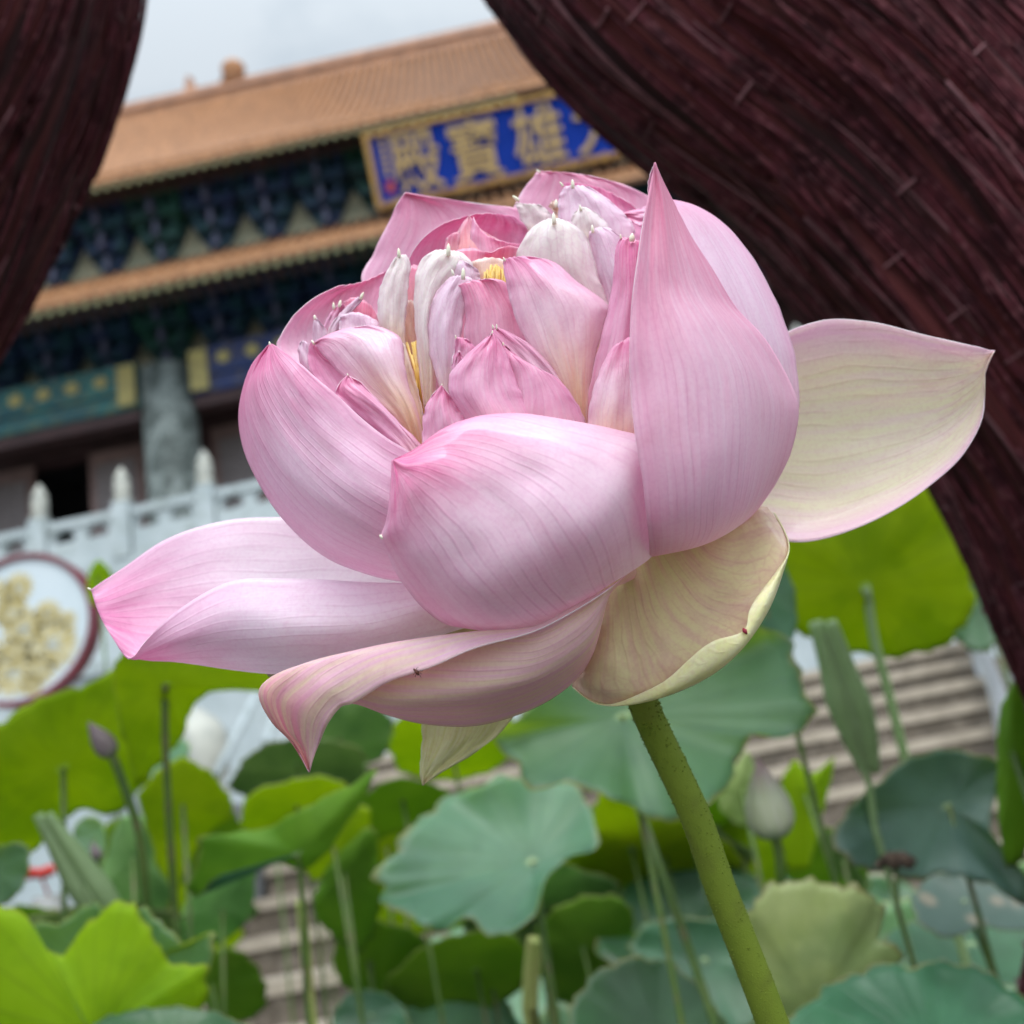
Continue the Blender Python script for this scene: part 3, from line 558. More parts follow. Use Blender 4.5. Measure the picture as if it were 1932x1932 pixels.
# ---------------------------------------------------------------- pond plants
HOR = lambda x: 966+1932*math.tan(PITCH)-(x-966)*math.tan(ROLL)
def leaf_blade(name, parent, c, outline, z, side, front, back, slope=None, cup=.16, wav=.03, nr=11, na=96, tiltx=0, curl=0):
    c = np.array(c, float); o = np.array(outline, float)
    if len(o[0]) == 2: o = np.c_[o, np.zeros(len(o))]
    w_ = np.ptp(o[:, 0]); h_ = np.ptp(o[:, 1])
    if slope is None:
        sl_ = math.sqrt(max(.15, min(1.7, (w_/h_)**2-1))) if w_ > h_ else .4
        slope = sl_ if side == 'U' else -sl_
    k = len(o); oc = np.vstack([o[-2:], o, o[:2]]); seg = np.maximum(np.linalg.norm(np.diff(oc[:, :2], axis=0), axis=1)**.6, 1e-3); kn = np.concatenate([[0], np.cumsum(seg)])
    tt = kn[2]+(kn[k+2]-kn[2])*np.arange(na)/na; ring = hermite(kn/kn[-1], oc, tt/kn[-1])
    rad = (w_+h_)/4; vs = []; uv = []; phs = rng.random(4)*6.28
    for i in range(nr):
        s = .02+(.98)*(i/(nr-1))
        for j in range(na):
            a = 2*pi*j/na; d_ = ring[j, :2]-c; L_ = np.linalg.norm(d_)
            wobble = 1+.022*s**5*sin(11*a+phs[2])+.016*s**6*sin(23*a+phs[3])+.01*s**8*sin(37*a+phs[1])
            p = c+d_*s*wobble; dz = slope*(p[1]-c[1])+tiltx*(p[0]-c[0])+ring[j, 2]*s
            f_ = (1-s*s)*cup*rad; dz += f_ if side == 'T' else -f_
            dz += wav*rad*s**2.5*(sin(5*a+phs[0])+.6*sin(8*a+phs[1])+.15*sin(17*a+phs[2]))*1.2
            dz += curl*rad*s**6
            vs.append(P(p[0], p[1], z*(1+dz/1932))); uv.append((j/na if j < na else 1, s))
    V = np.array(vs).reshape(nr, na, 3)
    du = np.roll(V, -1, 1)-np.roll(V, 1, 1); dr = np.gradient(V, axis=0); nm = np.cross(du, dr); nm /= np.linalg.norm(nm, axis=2)[..., None]+1e-12
    view = V-EYE; sg_ = np.sign(np.sum(nm*view, axis=2).sum()); nm *= sg_
    Bk = V+nm*.0009*max(z, .6); cf = P(c[0], c[1], 0)  # placeholder
    n_ = nr*na; cv = V[0].mean(0); cb = Bk[0].mean(0)
    verts = np.vstack([V.reshape(-1, 3), Bk.reshape(-1, 3), cv, cb]); UVs = np.array(uv+uv+[(0, 0), (0, 0)])
    fs = []; mi = []
    for i in range(nr-1):
        for j in range(na):
            j2 = (j+1) % na; q = (i*na+j, i*na+j2, (i+1)*na+j2, (i+1)*na+j)
            fs.append(q); mi.append(0); fs.append(tuple(x+n_ for x in q[::-1])); mi.append(1)
    for j in range(na):
        j2 = (j+1) % na; fs.append((2*n_, j2, j)); mi.append(0); fs.append((2*n_+1, n_+j, n_+j2)); mi.append(1)
        a_, b_ = (nr-1)*na+j, (nr-1)*na+j2; fs.append((a_, b_, b_+n_, a_+n_)); mi.append(1)
    o_ = mesh_obj(name, verts, fs, [front, back], parent, True, mi, UVs)
    return o_, (cv+cb)/2
def to_water(p, lean=(0, 0), mid=.0):
    p = np.array(p); q = np.array((p[0]+lean[0], p[1]+lean[1], -.1)); return [p+(q-p)*t+np.array((sin(pi*t)*mid, 0, 0)) for t in np.linspace(0, 1, 9)]
def lotus_leaf(label, c, outline, z, side, kind=None, slope=None, stalk=None, sr=.0027, smat='stalk', group=None, lean=(0, 0), cat='leaf', **kw):
    pair = {'T': ('leaf_top', 'leaf_under'), 'TD': ('leaf_top_dark', 'leaf_under_dark'), 'TG': ('leaf_grey', 'leaf_under_dark'),
            'U': ('leaf_under', 'leaf_top'), 'UD': ('leaf_under_dark', 'leaf_top_dark'), 'P': ('leaf_pale', 'leaf_pale'), 'L': ('leaf_light', 'leaf_light')}[kind or side]
    base = P(c[0], c[1], z); t_ = thing('lotus_leaf', (base[0]+lean[0], base[1]+lean[1], 0), label, cat, group)
    _, cp = leaf_blade('blade', t_, c, outline, z, 'T' if side == 'T' else 'U', M[pair[0]], M[pair[1]], slope, **kw)
    if stalk is not False:
        if stalk is None: pts = to_water(cp, lean, rng.uniform(-.03, .03))
        else:
            q = [P(x, y, zz) for x, y, zz in stalk]; pts = [cp]+list(catmull(q, np.linspace(0, 1, 24)))[1:] if len(q) > 1 else [cp]; pts += to_water(pts[-1])[1:]
        m = MB(); m.tube(pts, sr, 10); m.build('stalk', M[smat], t_, True)
    return t_
def ell(cx, cy, rx, ry, n=14, rot=0, jit=.08, rg=rng):
    a = np.arange(n)*2*pi/n; r_ = 1+rg.normal(0, jit, n); x = rx*np.cos(a)*r_; y = ry*np.sin(a)*r_
    return np.c_[cx+x*cos(rot)-y*sin(rot), cy+x*sin(rot)+y*cos(rot)]
# leaves traced one by one, each at its own distance
lotus_leaf('big yellow-green leaf underside filling the left edge below the round panel', (120, 1450), [(-120, 1420), (-30, 1380), (30, 1345), (80, 1312), (150, 1298), (195, 1272), (250, 1262), (300, 1330), (298, 1400), (280, 1470), (215, 1535), (150, 1530), (105, 1562), (75, 1598), (20, 1625), (-60, 1600), (-130, 1520)], 1.15, 'U', sr=.003, slope=.5)
lotus_leaf('yellow-green leaf underside directly below the leftmost petal with a thin upright stalk', (312, 1292), [(225, 1235), (320, 1225), (450, 1235), (530, 1262), (525, 1300), (440, 1303), (385, 1312), (358, 1350), (340, 1400), (300, 1440), (262, 1480), (235, 1400), (215, 1310)], 1.0, 'U', sr=.0036, stalk=[(312, 1292, 1.0), (312, 1400, 1.0), (320, 1560, 1.0), (330, 1720, 1.0)], slope=.6)
lotus_leaf('bright rounded leaf left of centre crossed by an upright stalk', (345, 1520), [(262, 1500), (290, 1462), (340, 1430), (385, 1448), (425, 1490), (440, 1535), (408, 1562), (380, 1590), (350, 1640), (330, 1680), (300, 1640), (280, 1570)], 1.25, 'U')
lotus_leaf('pale blue-green cupped leaf behind the pink petal tip', (560, 1440), [(435, 1490), (455, 1440), (500, 1405), (560, 1395), (640, 1400), (690, 1425), (680, 1480), (600, 1498), (500, 1505)], 1.6, 'U', kind='L')
lotus_leaf('small light green leaf just right of the hanging pink petal tip', (640, 1390), [(590, 1400), (600, 1345), (660, 1320), (720, 1335), (745, 1380), (720, 1430), (650, 1450), (605, 1440)], 1.7, 'U', kind='L')
lotus_leaf('bright yellow-green leaf edge under the lowest petal', (850, 1400), [(735, 1400), (760, 1350), (860, 1330), (960, 1350), (970, 1420), (900, 1465), (800, 1470), (750, 1450)], 1.5, 'U')
lotus_leaf('yellow-green leaf glowing behind the dark tilted leaf', (560, 1520), [(455, 1560), (470, 1500), (540, 1475), (610, 1465), (660, 1490), (650, 1560), (590, 1600), (520, 1590)], 1.45, 'U')
lotus_leaf('small glowing yellow-green leaf right of the dark tilted leaf stalk', (630, 1600), [(575, 1635), (590, 1580), (640, 1540), (690, 1520), (700, 1580), (670, 1640), (620, 1655), (590, 1660)], 1.3, 'U')
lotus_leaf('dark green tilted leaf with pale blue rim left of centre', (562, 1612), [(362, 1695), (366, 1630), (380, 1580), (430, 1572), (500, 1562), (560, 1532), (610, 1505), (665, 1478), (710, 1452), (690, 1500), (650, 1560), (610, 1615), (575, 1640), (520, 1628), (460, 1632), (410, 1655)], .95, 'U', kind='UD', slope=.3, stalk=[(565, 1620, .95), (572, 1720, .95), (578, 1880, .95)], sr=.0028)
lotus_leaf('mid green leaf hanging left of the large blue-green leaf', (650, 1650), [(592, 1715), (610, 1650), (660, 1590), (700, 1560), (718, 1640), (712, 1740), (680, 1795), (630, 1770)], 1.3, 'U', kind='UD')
lotus_leaf('large wavy blue-green leaf below the centre of the flower', (1008, 1626), [(705, 1645), (735, 1615), (775, 1560), (820, 1520), (880, 1490), (940, 1466), (990, 1470), (1050, 1474), (1098, 1490), (1122, 1560), (1128, 1600), (1075, 1618), (1030, 1660), (1010, 1720), (975, 1755), (925, 1762), (875, 1732), (835, 1755), (790, 1745), (745, 1712), (712, 1700), (722, 1672)], 1.10, 'T', kind='T', sr=.004, cup=.2, wav=.075, lean=(.02, .1))
lotus_leaf('largest blue-green leaf spreading behind the flower stem', (1172, 1350), [(935, 1398), (970, 1360), (1020, 1310), (1100, 1270), (1230, 1225), (1350, 1205), (1450, 1182), (1495, 1230), (1528, 1315), (1522, 1368), (1480, 1394), (1420, 1385), (1398, 1432), (1362, 1490), (1305, 1538), (1245, 1546), (1180, 1520), (1120, 1490), (1060, 1478), (1008, 1488), (968, 1440)], .85, 'T', kind='T', slope=-.6, cup=.16, wav=.08, lean=(.0, .1))
lotus_leaf('broad bright green leaf underside on a pale stalk between petal and trunk', (1632, 1108), [(1462, 1150), (1450, 1060), (1480, 1000), (1560, 960), (1680, 925), (1770, 912), (1815, 985), (1838, 1085), (1822, 1180), (1770, 1222), (1690, 1240), (1610, 1232), (1540, 1212)], 1.2, 'U', slope=.25, smat='leaf_light', stalk=[(1636, 1112, 1.19), (1648, 1200, 1.19), (1672, 1290, 1.19), (1695, 1380, 1.19), (1712, 1450, 1.19)], sr=.0055)
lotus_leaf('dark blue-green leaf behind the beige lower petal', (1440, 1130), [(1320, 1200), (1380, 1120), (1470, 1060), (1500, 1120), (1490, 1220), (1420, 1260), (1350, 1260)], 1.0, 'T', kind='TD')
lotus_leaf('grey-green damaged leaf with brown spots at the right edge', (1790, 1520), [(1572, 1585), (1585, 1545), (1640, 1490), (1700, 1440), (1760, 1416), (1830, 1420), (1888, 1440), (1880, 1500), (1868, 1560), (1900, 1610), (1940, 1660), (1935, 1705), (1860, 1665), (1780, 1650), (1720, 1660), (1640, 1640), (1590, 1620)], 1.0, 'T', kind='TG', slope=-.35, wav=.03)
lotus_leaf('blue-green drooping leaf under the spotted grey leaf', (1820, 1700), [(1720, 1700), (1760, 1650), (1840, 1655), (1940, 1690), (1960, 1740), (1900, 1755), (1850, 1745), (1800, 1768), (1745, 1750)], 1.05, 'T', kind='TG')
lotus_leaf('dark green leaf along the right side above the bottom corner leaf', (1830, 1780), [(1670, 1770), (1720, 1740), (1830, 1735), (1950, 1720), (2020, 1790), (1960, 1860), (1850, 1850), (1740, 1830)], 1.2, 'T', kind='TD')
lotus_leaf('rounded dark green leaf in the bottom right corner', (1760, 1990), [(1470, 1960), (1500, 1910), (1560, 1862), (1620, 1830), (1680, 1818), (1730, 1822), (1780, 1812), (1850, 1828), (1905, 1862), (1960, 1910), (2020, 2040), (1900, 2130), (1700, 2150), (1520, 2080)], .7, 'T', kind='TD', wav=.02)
lotus_leaf('pale yellow-green cupped leaf right of the flower stem', (1540, 1900), [(1405, 1740), (1430, 1690), (1475, 1662), (1530, 1662), (1590, 1668), (1650, 1690), (1668, 1720), (1662, 1770), (1705, 1800), (1690, 1830), (1610, 1870), (1540, 1990), (1470, 2010), (1440, 1900)], .85, 'U', kind='P', slope=.2, wav=.05)
lotus_leaf('blue-green leaf at the bottom edge left of the flower stem', (1240, 1960), [(1070, 1960), (1082, 1890), (1120, 1840), (1190, 1806), (1260, 1815), (1320, 1860), (1362, 1920), (1385, 1990), (1300, 2060), (1150, 2060)], .9, 'T', kind='TD', stalk=None)
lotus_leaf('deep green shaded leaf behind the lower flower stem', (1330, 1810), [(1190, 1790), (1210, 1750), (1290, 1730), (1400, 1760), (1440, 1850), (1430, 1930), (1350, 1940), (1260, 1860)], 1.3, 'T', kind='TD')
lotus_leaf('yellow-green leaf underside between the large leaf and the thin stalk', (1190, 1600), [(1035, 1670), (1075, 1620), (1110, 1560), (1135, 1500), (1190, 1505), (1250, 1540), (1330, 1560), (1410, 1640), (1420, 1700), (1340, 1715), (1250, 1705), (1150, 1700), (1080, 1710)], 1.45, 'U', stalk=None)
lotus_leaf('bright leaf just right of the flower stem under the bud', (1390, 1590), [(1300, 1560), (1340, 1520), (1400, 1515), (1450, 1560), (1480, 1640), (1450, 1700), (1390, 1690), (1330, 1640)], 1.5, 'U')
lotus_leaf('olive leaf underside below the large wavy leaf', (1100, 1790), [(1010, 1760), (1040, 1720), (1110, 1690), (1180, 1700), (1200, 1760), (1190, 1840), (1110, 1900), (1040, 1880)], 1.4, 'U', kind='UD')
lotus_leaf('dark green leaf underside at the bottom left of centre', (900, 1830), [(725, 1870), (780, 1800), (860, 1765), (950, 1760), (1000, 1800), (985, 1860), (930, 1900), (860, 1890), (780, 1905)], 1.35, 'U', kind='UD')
lotus_leaf('large yellow-green leaf with wavy rim in the bottom left corner', (180, 1960), [(-60, 1760), (0, 1712), (38, 1716), (62, 1745), (80, 1785), (125, 1795), (160, 1745), (200, 1712), (245, 1704), (270, 1725), (288, 1770), (320, 1808), (355, 1822), (390, 1822), (395, 1860), (375, 1905), (300, 1905), (180, 2010), (20, 2060), (-80, 1950)], .78, 'U', kind='U', slope=.1, wav=.01, cup=.2)
lotus_leaf('pale blue-green far rim of the wavy leaf, its scallops above the yellow-green side', (200, 1850), [(40, 1800), (66, 1742), (98, 1742), (140, 1725), (176, 1700), (215, 1740), (270, 1715), (300, 1735), (345, 1780), (398, 1762), (402, 1815), (360, 1850), (280, 1850), (200, 1890), (100, 1880)], .84, 'T', kind='T', slope=-.2, wav=.02, stalk=False)
lotus_leaf('dark blue-green leaf cut by the bottom edge at the left', (330, 1975), [(150, 1960), (200, 1920), (270, 1903), (350, 1900), (430, 1918), (500, 1960), (480, 2040), (300, 2070), (180, 2030)], .7, 'T', kind='TD')
lotus_leaf('pale mint leaf tip cut by the left edge', (-20, 1640), [(-80, 1620), (-20, 1600), (48, 1594), (54, 1640), (34, 1685), (-10, 1712), (-70, 1700)], 1.0, 'T', kind='T')
lotus_leaf('small green leaf seen above the leftmost petal', (185, 1090), [(165, 1110), (170, 1075), (185, 1057), (203, 1070), (215, 1100), (205, 1140), (175, 1140)], 2.2, 'U', kind='U')
lotus_leaf('small bright folded leaf below the right bud stalk', (1590, 1620), [(1548, 1560), (1570, 1575), (1600, 1615), (1632, 1660), (1630, 1682), (1590, 1660), (1556, 1610)], 1.1, 'U', kind='L')
lotus_leaf('yellow-green leaf pointing up right of the large bud', (1520, 1500), [(1470, 1560), (1480, 1460), (1500, 1435), (1530, 1460), (1572, 1432), (1566, 1480), (1545, 1560), (1520, 1640), (1490, 1640)], 1.4, 'U', kind='U', slope=.1)
lotus_leaf('pale yellow furled leaf left of the large bud', (1400, 1490), [(1352, 1500), (1380, 1455), (1410, 1418), (1425, 1450), (1440, 1520), (1425, 1560), (1380, 1550)], 1.3, 'U', kind='P', slope=.1)
lotus_leaf('tall shaded green leaf standing at the right edge', (1910, 1420), [(1885, 1560), (1880, 1450), (1890, 1330), (1915, 1290), (1950, 1330), (1960, 1450), (1940, 1600), (1905, 1640)], .95, 'U', kind='UD', slope=.1)
lotus_leaf('narrow green leaf behind the railing near the trunk', (1850, 1130), [(1800, 1200), (1815, 1120), (1835, 1060), (1870, 1100), (1890, 1180), (1860, 1230)], 1.6, 'T', kind='TD')
lotus_leaf('pale sage leaf standing behind the furled leaf at the left', (250, 1620), [(190, 1690), (205, 1600), (235, 1540), (275, 1540), (310, 1600), (330, 1680), (300, 1730), (240, 1740)], 1.35, 'U', kind='L', slope=.1)
lotus_leaf('small blue-green leaf under the drooping bud', (180, 1580), [(140, 1560), (165, 1540), (190, 1548), (200, 1590), (185, 1630), (150, 1610)], 1.5, 'T', kind='T')
lotus_leaf('olive leaf left of the lower stair treads', (420, 1720), [(340, 1730), (370, 1680), (430, 1630), (475, 1625), (480, 1690), (455, 1750), (400, 1780), (350, 1770)], 1.5, 'U', kind='L')
lotus_leaf('blue-green leaf behind the white sloping handrail', (310, 1440), [(270, 1470), (280, 1420), (320, 1395), (355, 1400), (350, 1440), (310, 1470)], 1.6, 'T', kind='T')
lotus_leaf('small bright leaf above the white ribbed planter', (760, 1690), [(700, 1700), (720, 1650), (780, 1640), (830, 1680), (820, 1750), (750, 1770), (710, 1750)], 1.6, 'U')
lotus_leaf('dark green leaf right of the dark tilted leaf, under the olive sepal', (760, 1510), [(650, 1560), (690, 1500), (740, 1470), (810, 1478), (850, 1500), (810, 1545), (750, 1570), (690, 1590)], 1.35, 'U', kind='UD')
lotus_leaf('bright green leaf patch left of the large wavy leaf', (730, 1600), [(680, 1640), (690, 1580), (730, 1545), (790, 1550), (800, 1600), (760, 1650), (710, 1680)], 1.5, 'U')
lotus_leaf('shaded green leaf between the yellow stalk and the large wavy leaf', (700, 1820), [(630, 1790), (660, 1750), (720, 1740), (800, 1770), (820, 1830), (760, 1890), (690, 1880), (640, 1850)], 1.4, 'U', kind='UD')
lotus_leaf('blue-green leaf low beside the lower stair treads', (700, 1915), [(625, 1930), (650, 1880), (710, 1870), (760, 1900), (770, 1960), (700, 1990), (640, 1980)], 1.3, 'T', kind='TD')
lotus_leaf('green leaf behind the stalk of the dark tilted leaf', (400, 1860), [(390, 1800), (440, 1790), (490, 1830), (500, 1900), (450, 1930), (395, 1910)], 1.5, 'U', kind='UD')
lotus_leaf('mid green leaf under the round bud, behind the pale cupped leaf', (1560, 1600), [(1480, 1640), (1500, 1580), (1560, 1560), (1600, 1590), (1640, 1650), (1600, 1680), (1520, 1680)], 1.5, 'U', kind='UD')
# leaves further into the pond
rg = np.random.default_rng(21)
keep = [(480, 640, 1610, 1932), (1500, 1900, 1190, 1420), (1530, 1680, 1440, 1640), (650, 780, 1370, 1450), (340, 520, 1310, 1450), (0, 130, 1600, 1710)]
cnt = 0; tries = 0; used = {}
LM = [(1460, 1520, 'the large pale bud'), (900, 1620, 'the large wavy leaf'), (1350, 1650, 'the flower stem'), (1430, 1880, 'the foot of the flower stem'), (1540, 1780, 'the pale cupped leaf'), (1790, 1520, 'the spotted grey leaf'), (1800, 1900, 'the corner leaf'), (180, 1850, 'the wavy leaf in the lower left corner'), (520, 1600, 'the dark tilted leaf'), (579, 1800, 'the withered yellow stalk'), (1000, 1840, 'the pale upright stalk'), (838, 1915, 'the ribbed planter'), (260, 1640, 'the curved bud stalk'), (150, 1640, 'the rolled leaf'), (1130, 1900, 'the bottom edge leaf'), (690, 1620, 'the thin upright stalk'), (1690, 1640, 'the withered scrap'), (1230, 1620, 'the brownish bare stalk')]
while cnt < 66 and tries < 4000:
    tries += 1; x = rg.uniform(-60, 1990); y = rg.uniform(1530, 2010); z = rg.uniform(1.4, 3.0); hz = HOR(x)
    if y < hz-230: continue
    rx = rg.uniform(.10, .17)/z*1932; fl_ = min(.85, max(.3, abs(y-hz)/420*(1.2)+rg.uniform(.1, .35))); ry = rx*fl_
    if any(x+rx*.8 > a and x-rx*.8 < b_ and y+ry > c_ and y-ry < d_ for a, b_, c_, d_ in keep): continue
    side = 'U' if (y < hz+60 or rg.random() < .35) else 'T'; kd = {'U': rg.choice(['U', 'UD', 'UD', 'L']), 'T': rg.choice(['T', 'TD', 'TD'])}[side]
    lx, ly, ln_ = min(LM, key=lambda q: (q[0]-x)**2+(q[1]-y)**2); dx, dy = x-lx, y-ly
    where = ('left of' if dx < 0 else 'right of') if abs(dx) > abs(dy) else ('above' if dy < 0 else 'below')
    cn = {'U': 'bright yellow-green', 'UD': 'deep green', 'L': 'pale green', 'T': 'blue-green', 'TD': 'dark blue-green'}[str(kd)]
    sz = 'wide' if rx > 150 else 'small' if rx < 95 else 'medium'
    lab = '%s blurred %s leaf %s %s' % (sz, cn, where, ln_); used[lab] = used.get(lab, 0)+1
    if used[lab] > 1: lab = lab.replace(' blurred ', (' farther blurred ', ' half hidden blurred ', ' faint blurred ')[min(2, used[lab]-2)])
    lotus_leaf(lab, (x+rg.uniform(-.2, .2)*rx, y), ell(x, y, rx, ry, 12, rg.uniform(-.4, .3), .07, rg), z, side, kind=str(kd), group='blurred leaves deep in the pond', nr=8, na=60, sr=.0022, smat='stalk_dark')
    cnt += 1
# furled leaves
def furled(label, a, b_, r_, z, mat, stalk, taper=(.25, .6, .95, 1.0, .9, .6, .2)):
    A, B = P(*a, z), P(*b_, z); t_ = thing('furled_leaf', (B[0], B[1], 0), label, 'furled leaf'); m = MB(); n = 26; L_ = len(taper)
    prof = catmull(np.array([[q] for q in taper]), np.linspace(0, 1, n))[:, 0]*r_/1932*z
    for side in (-1, 1):                # two rolled margins meeting along the middle
        off = RT*side*.62*r_/1932*z
        m.tube([A+(B-A)*t+off*prof[i]/(prof.max()+1e-9)-FW*.3*prof[i] for i, t in enumerate(np.linspace(0, 1, n))], prof*.62, 14)
    m.tube([A+(B-A)*(.06+.94*t) for t in np.linspace(0, 1, n)], prof*.8, 14)
    m.build('rolled_blade', M[mat], t_, True)
    m = MB(); m.tube([B+(A-B)*.35-FW*.012]+[P(x, y, z-.008) for x, y in stalk]+to_water(P(*stalk[-1], z-.008))[1:], .0034, 8); m.build('stalk', M['stalk_pale' if mat == 'leaf_pale' else 'leaf_light'], t_, True)
furled('tall furled green leaf standing in front of the right stairs', (1550, 1172), (1640, 1455), 34, 1.0, 'leaf_light', [(1608, 1380), (1640, 1480), (1650, 1560)], (.62, .7, .76, .85, 1.0, .95, .45))
furled('rolled light green leaf leaning left beside the red bloom', (82, 1535), (215, 1735), 33, 1.0, 'leaf_light', [(225, 1760)], (.45, .6, .8, .95, 1, .9, .8))
# buds
def bud(label, base, tip, wpx, z, mats, stalk, sr):
    B, T_ = P(*base, z), P(*tip, z); t_ = thing('lotus_bud', (B[0], B[1], 0), label, 'lotus bud'); ax = T_-B; L_ = np.linalg.norm(ax); ax /= L_
    e1 = np.cross(ax, FW); e1 /= np.linalg.norm(e1); e2 = np.cross(ax, e1); R_ = wpx/2/1932*z
    pr = catmull(np.array([(.25, 0), (.75, .06), (1, .24), (.95, .42), (.7, .62), (.38, .8), (.17, .92), (.03, 1)]), np.linspace(0, 1, 22))
    for k in range(6):                  # overlapping petals
        vs = []; uv = []; n = 12; a0 = k*pi/3; sc_ = 1+.03*(k % 2)
        for r_, h in pr:
            for j in range(n+1):
                a = a0+(j/n-.5)*1.5; rr_ = R_*r_*sc_*(1-.05*abs(j/n-.5)*2); vs.append(B+ax*L_*h*(1-.0*(k % 2))+rr_*(cos(a)*e1+sin(a)*e2)); uv.append((j/n, h))
        fs = [(i*(n+1)+j, i*(n+1)+j+1, (i+1)*(n+1)+j+1, (i+1)*(n+1)+j) for i in range(21) for j in range(n)]
        mesh_obj('bud_petal', vs, fs, M[mats], t_, True, None, uv)
    m = MB(); pts = [B+ax*.003]+[P(x, y, zz) for x, y, zz in stalk]; m.tube(list(catmull(pts, np.linspace(0, 1, 24)))+to_water(pts[-1])[1:], sr, 10); m.build('stalk', M['stalk'], t_, True)
M['budgreen'] = petal_mat('bud_green', (.12, .22, .08), (.48, .52, .32), (.55, .32, .40), .22, .55, (.5, .5, .4), .4, 12, .6, .2)
M['buddark'] = petal_mat('bud_dark', (.14, .14, .08), (.16, .11, .11), (.18, .10, .13), .2, .6, None, 0, 12, .5, .1)
bud('large pale green bud with a pinkish tip right of the flower stem', (1460, 1578), (1430, 1432), 90, .88, 'budgreen', [(1468, 1600, .88), (1478, 1700, .88), (1495, 1800, .88), (1512, 1890, .88), (1520, 2000, .88)], .0042)
bud('small dark drooping bud on a curved stalk at the left', (212, 1425), (166, 1362), 42, 1.0, 'buddark', [(218, 1440, 1.0), (240, 1500, 1.0), (262, 1570, 1.0), (272, 1650, 1.0), (278, 1730, 1.0)], .0042)
bud('tiny dark bud behind the rolled leaf at the left', (186, 1622), (172, 1588), 20, 1.3, 'buddark', [(188, 1640, 1.3), (200, 1700, 1.3)], .002)
# lone stalks
def stalk(label, pts, r_, mat):
    q = [P(*p) for p in pts]; m = MB(); m.tube(list(catmull(q, np.linspace(0, 1, 30)))+to_water(q[-1])[1:], r_, 10); tag(m.build('lotus_stalk', M[mat], None, True), label, 'stalk')
stalk('brownish bare stalk curving down left of the flower stem', [(1195, 1500, 1.0), (1215, 1550, .95), (1250, 1650, .9), (1300, 1790, .88), (1355, 1950, .85)], .0038, 'stalk')
stalk('withered yellow stalk in front of the lower stair treads', [(568, 1700, 1.3), (574, 1760, 1.3), (583, 1870, 1.3)], .0065, 'stalk_pale')
stalk('pale green upright stalk below the large wavy leaf', [(1010, 1772, 1.2), (1003, 1840, 1.2), (1000, 1905, 1.2)], .010, 'stalk_pale')
stalk('thin upright stalk left of the wavy blue-green leaf', [(690, 1440, 1.4), (692, 1600, 1.4), (690, 1760, 1.4)], .003, 'stalk')
# withered seed head
c0 = P(1690, 1620, .95); wsh = thing('withered_leaf', (c0[0], c0[1], 0), 'dark brown withered leaf scrap on a thin stalk before the spotted leaf', 'dead leaf')
M['dead'] = pmat('dead_leaf', (.07, .045, .035), (.14, .09, .06), 120, .8, .001, 400); m = MB(); rg2 = np.random.default_rng(4)
for k in range(7):
    a = rg2.uniform(0, pi); ln = rg2.uniform(18, 50); pts = [P(1690+rg2.normal(0, 8), 1625+rg2.normal(0, 6), .95)]; dx, dy = cos(a)*ln*(1 if k % 2 else -1), -abs(sin(a))*ln*.55+8
    for t in (.35, .7, 1): pts.append(P(1690+dx*t, 1618+dy*t+14*t*t, .95+rg2.normal(0, .006)))
    m.tube(catmull(pts, np.linspace(0, 1, 10)), np.array([.004, .006, .007, .006, .006, .005, .004, .004, .003, .001]), 7)
m.build('shrivelled_blade', M['dead'], wsh, True); m = MB(); m.tube([c0, P(1695, 1720, .95)]+to_water(P(1695, 1720, .95))[1:], .002, 7); m.build('stalk', M['stalk'], wsh, True)
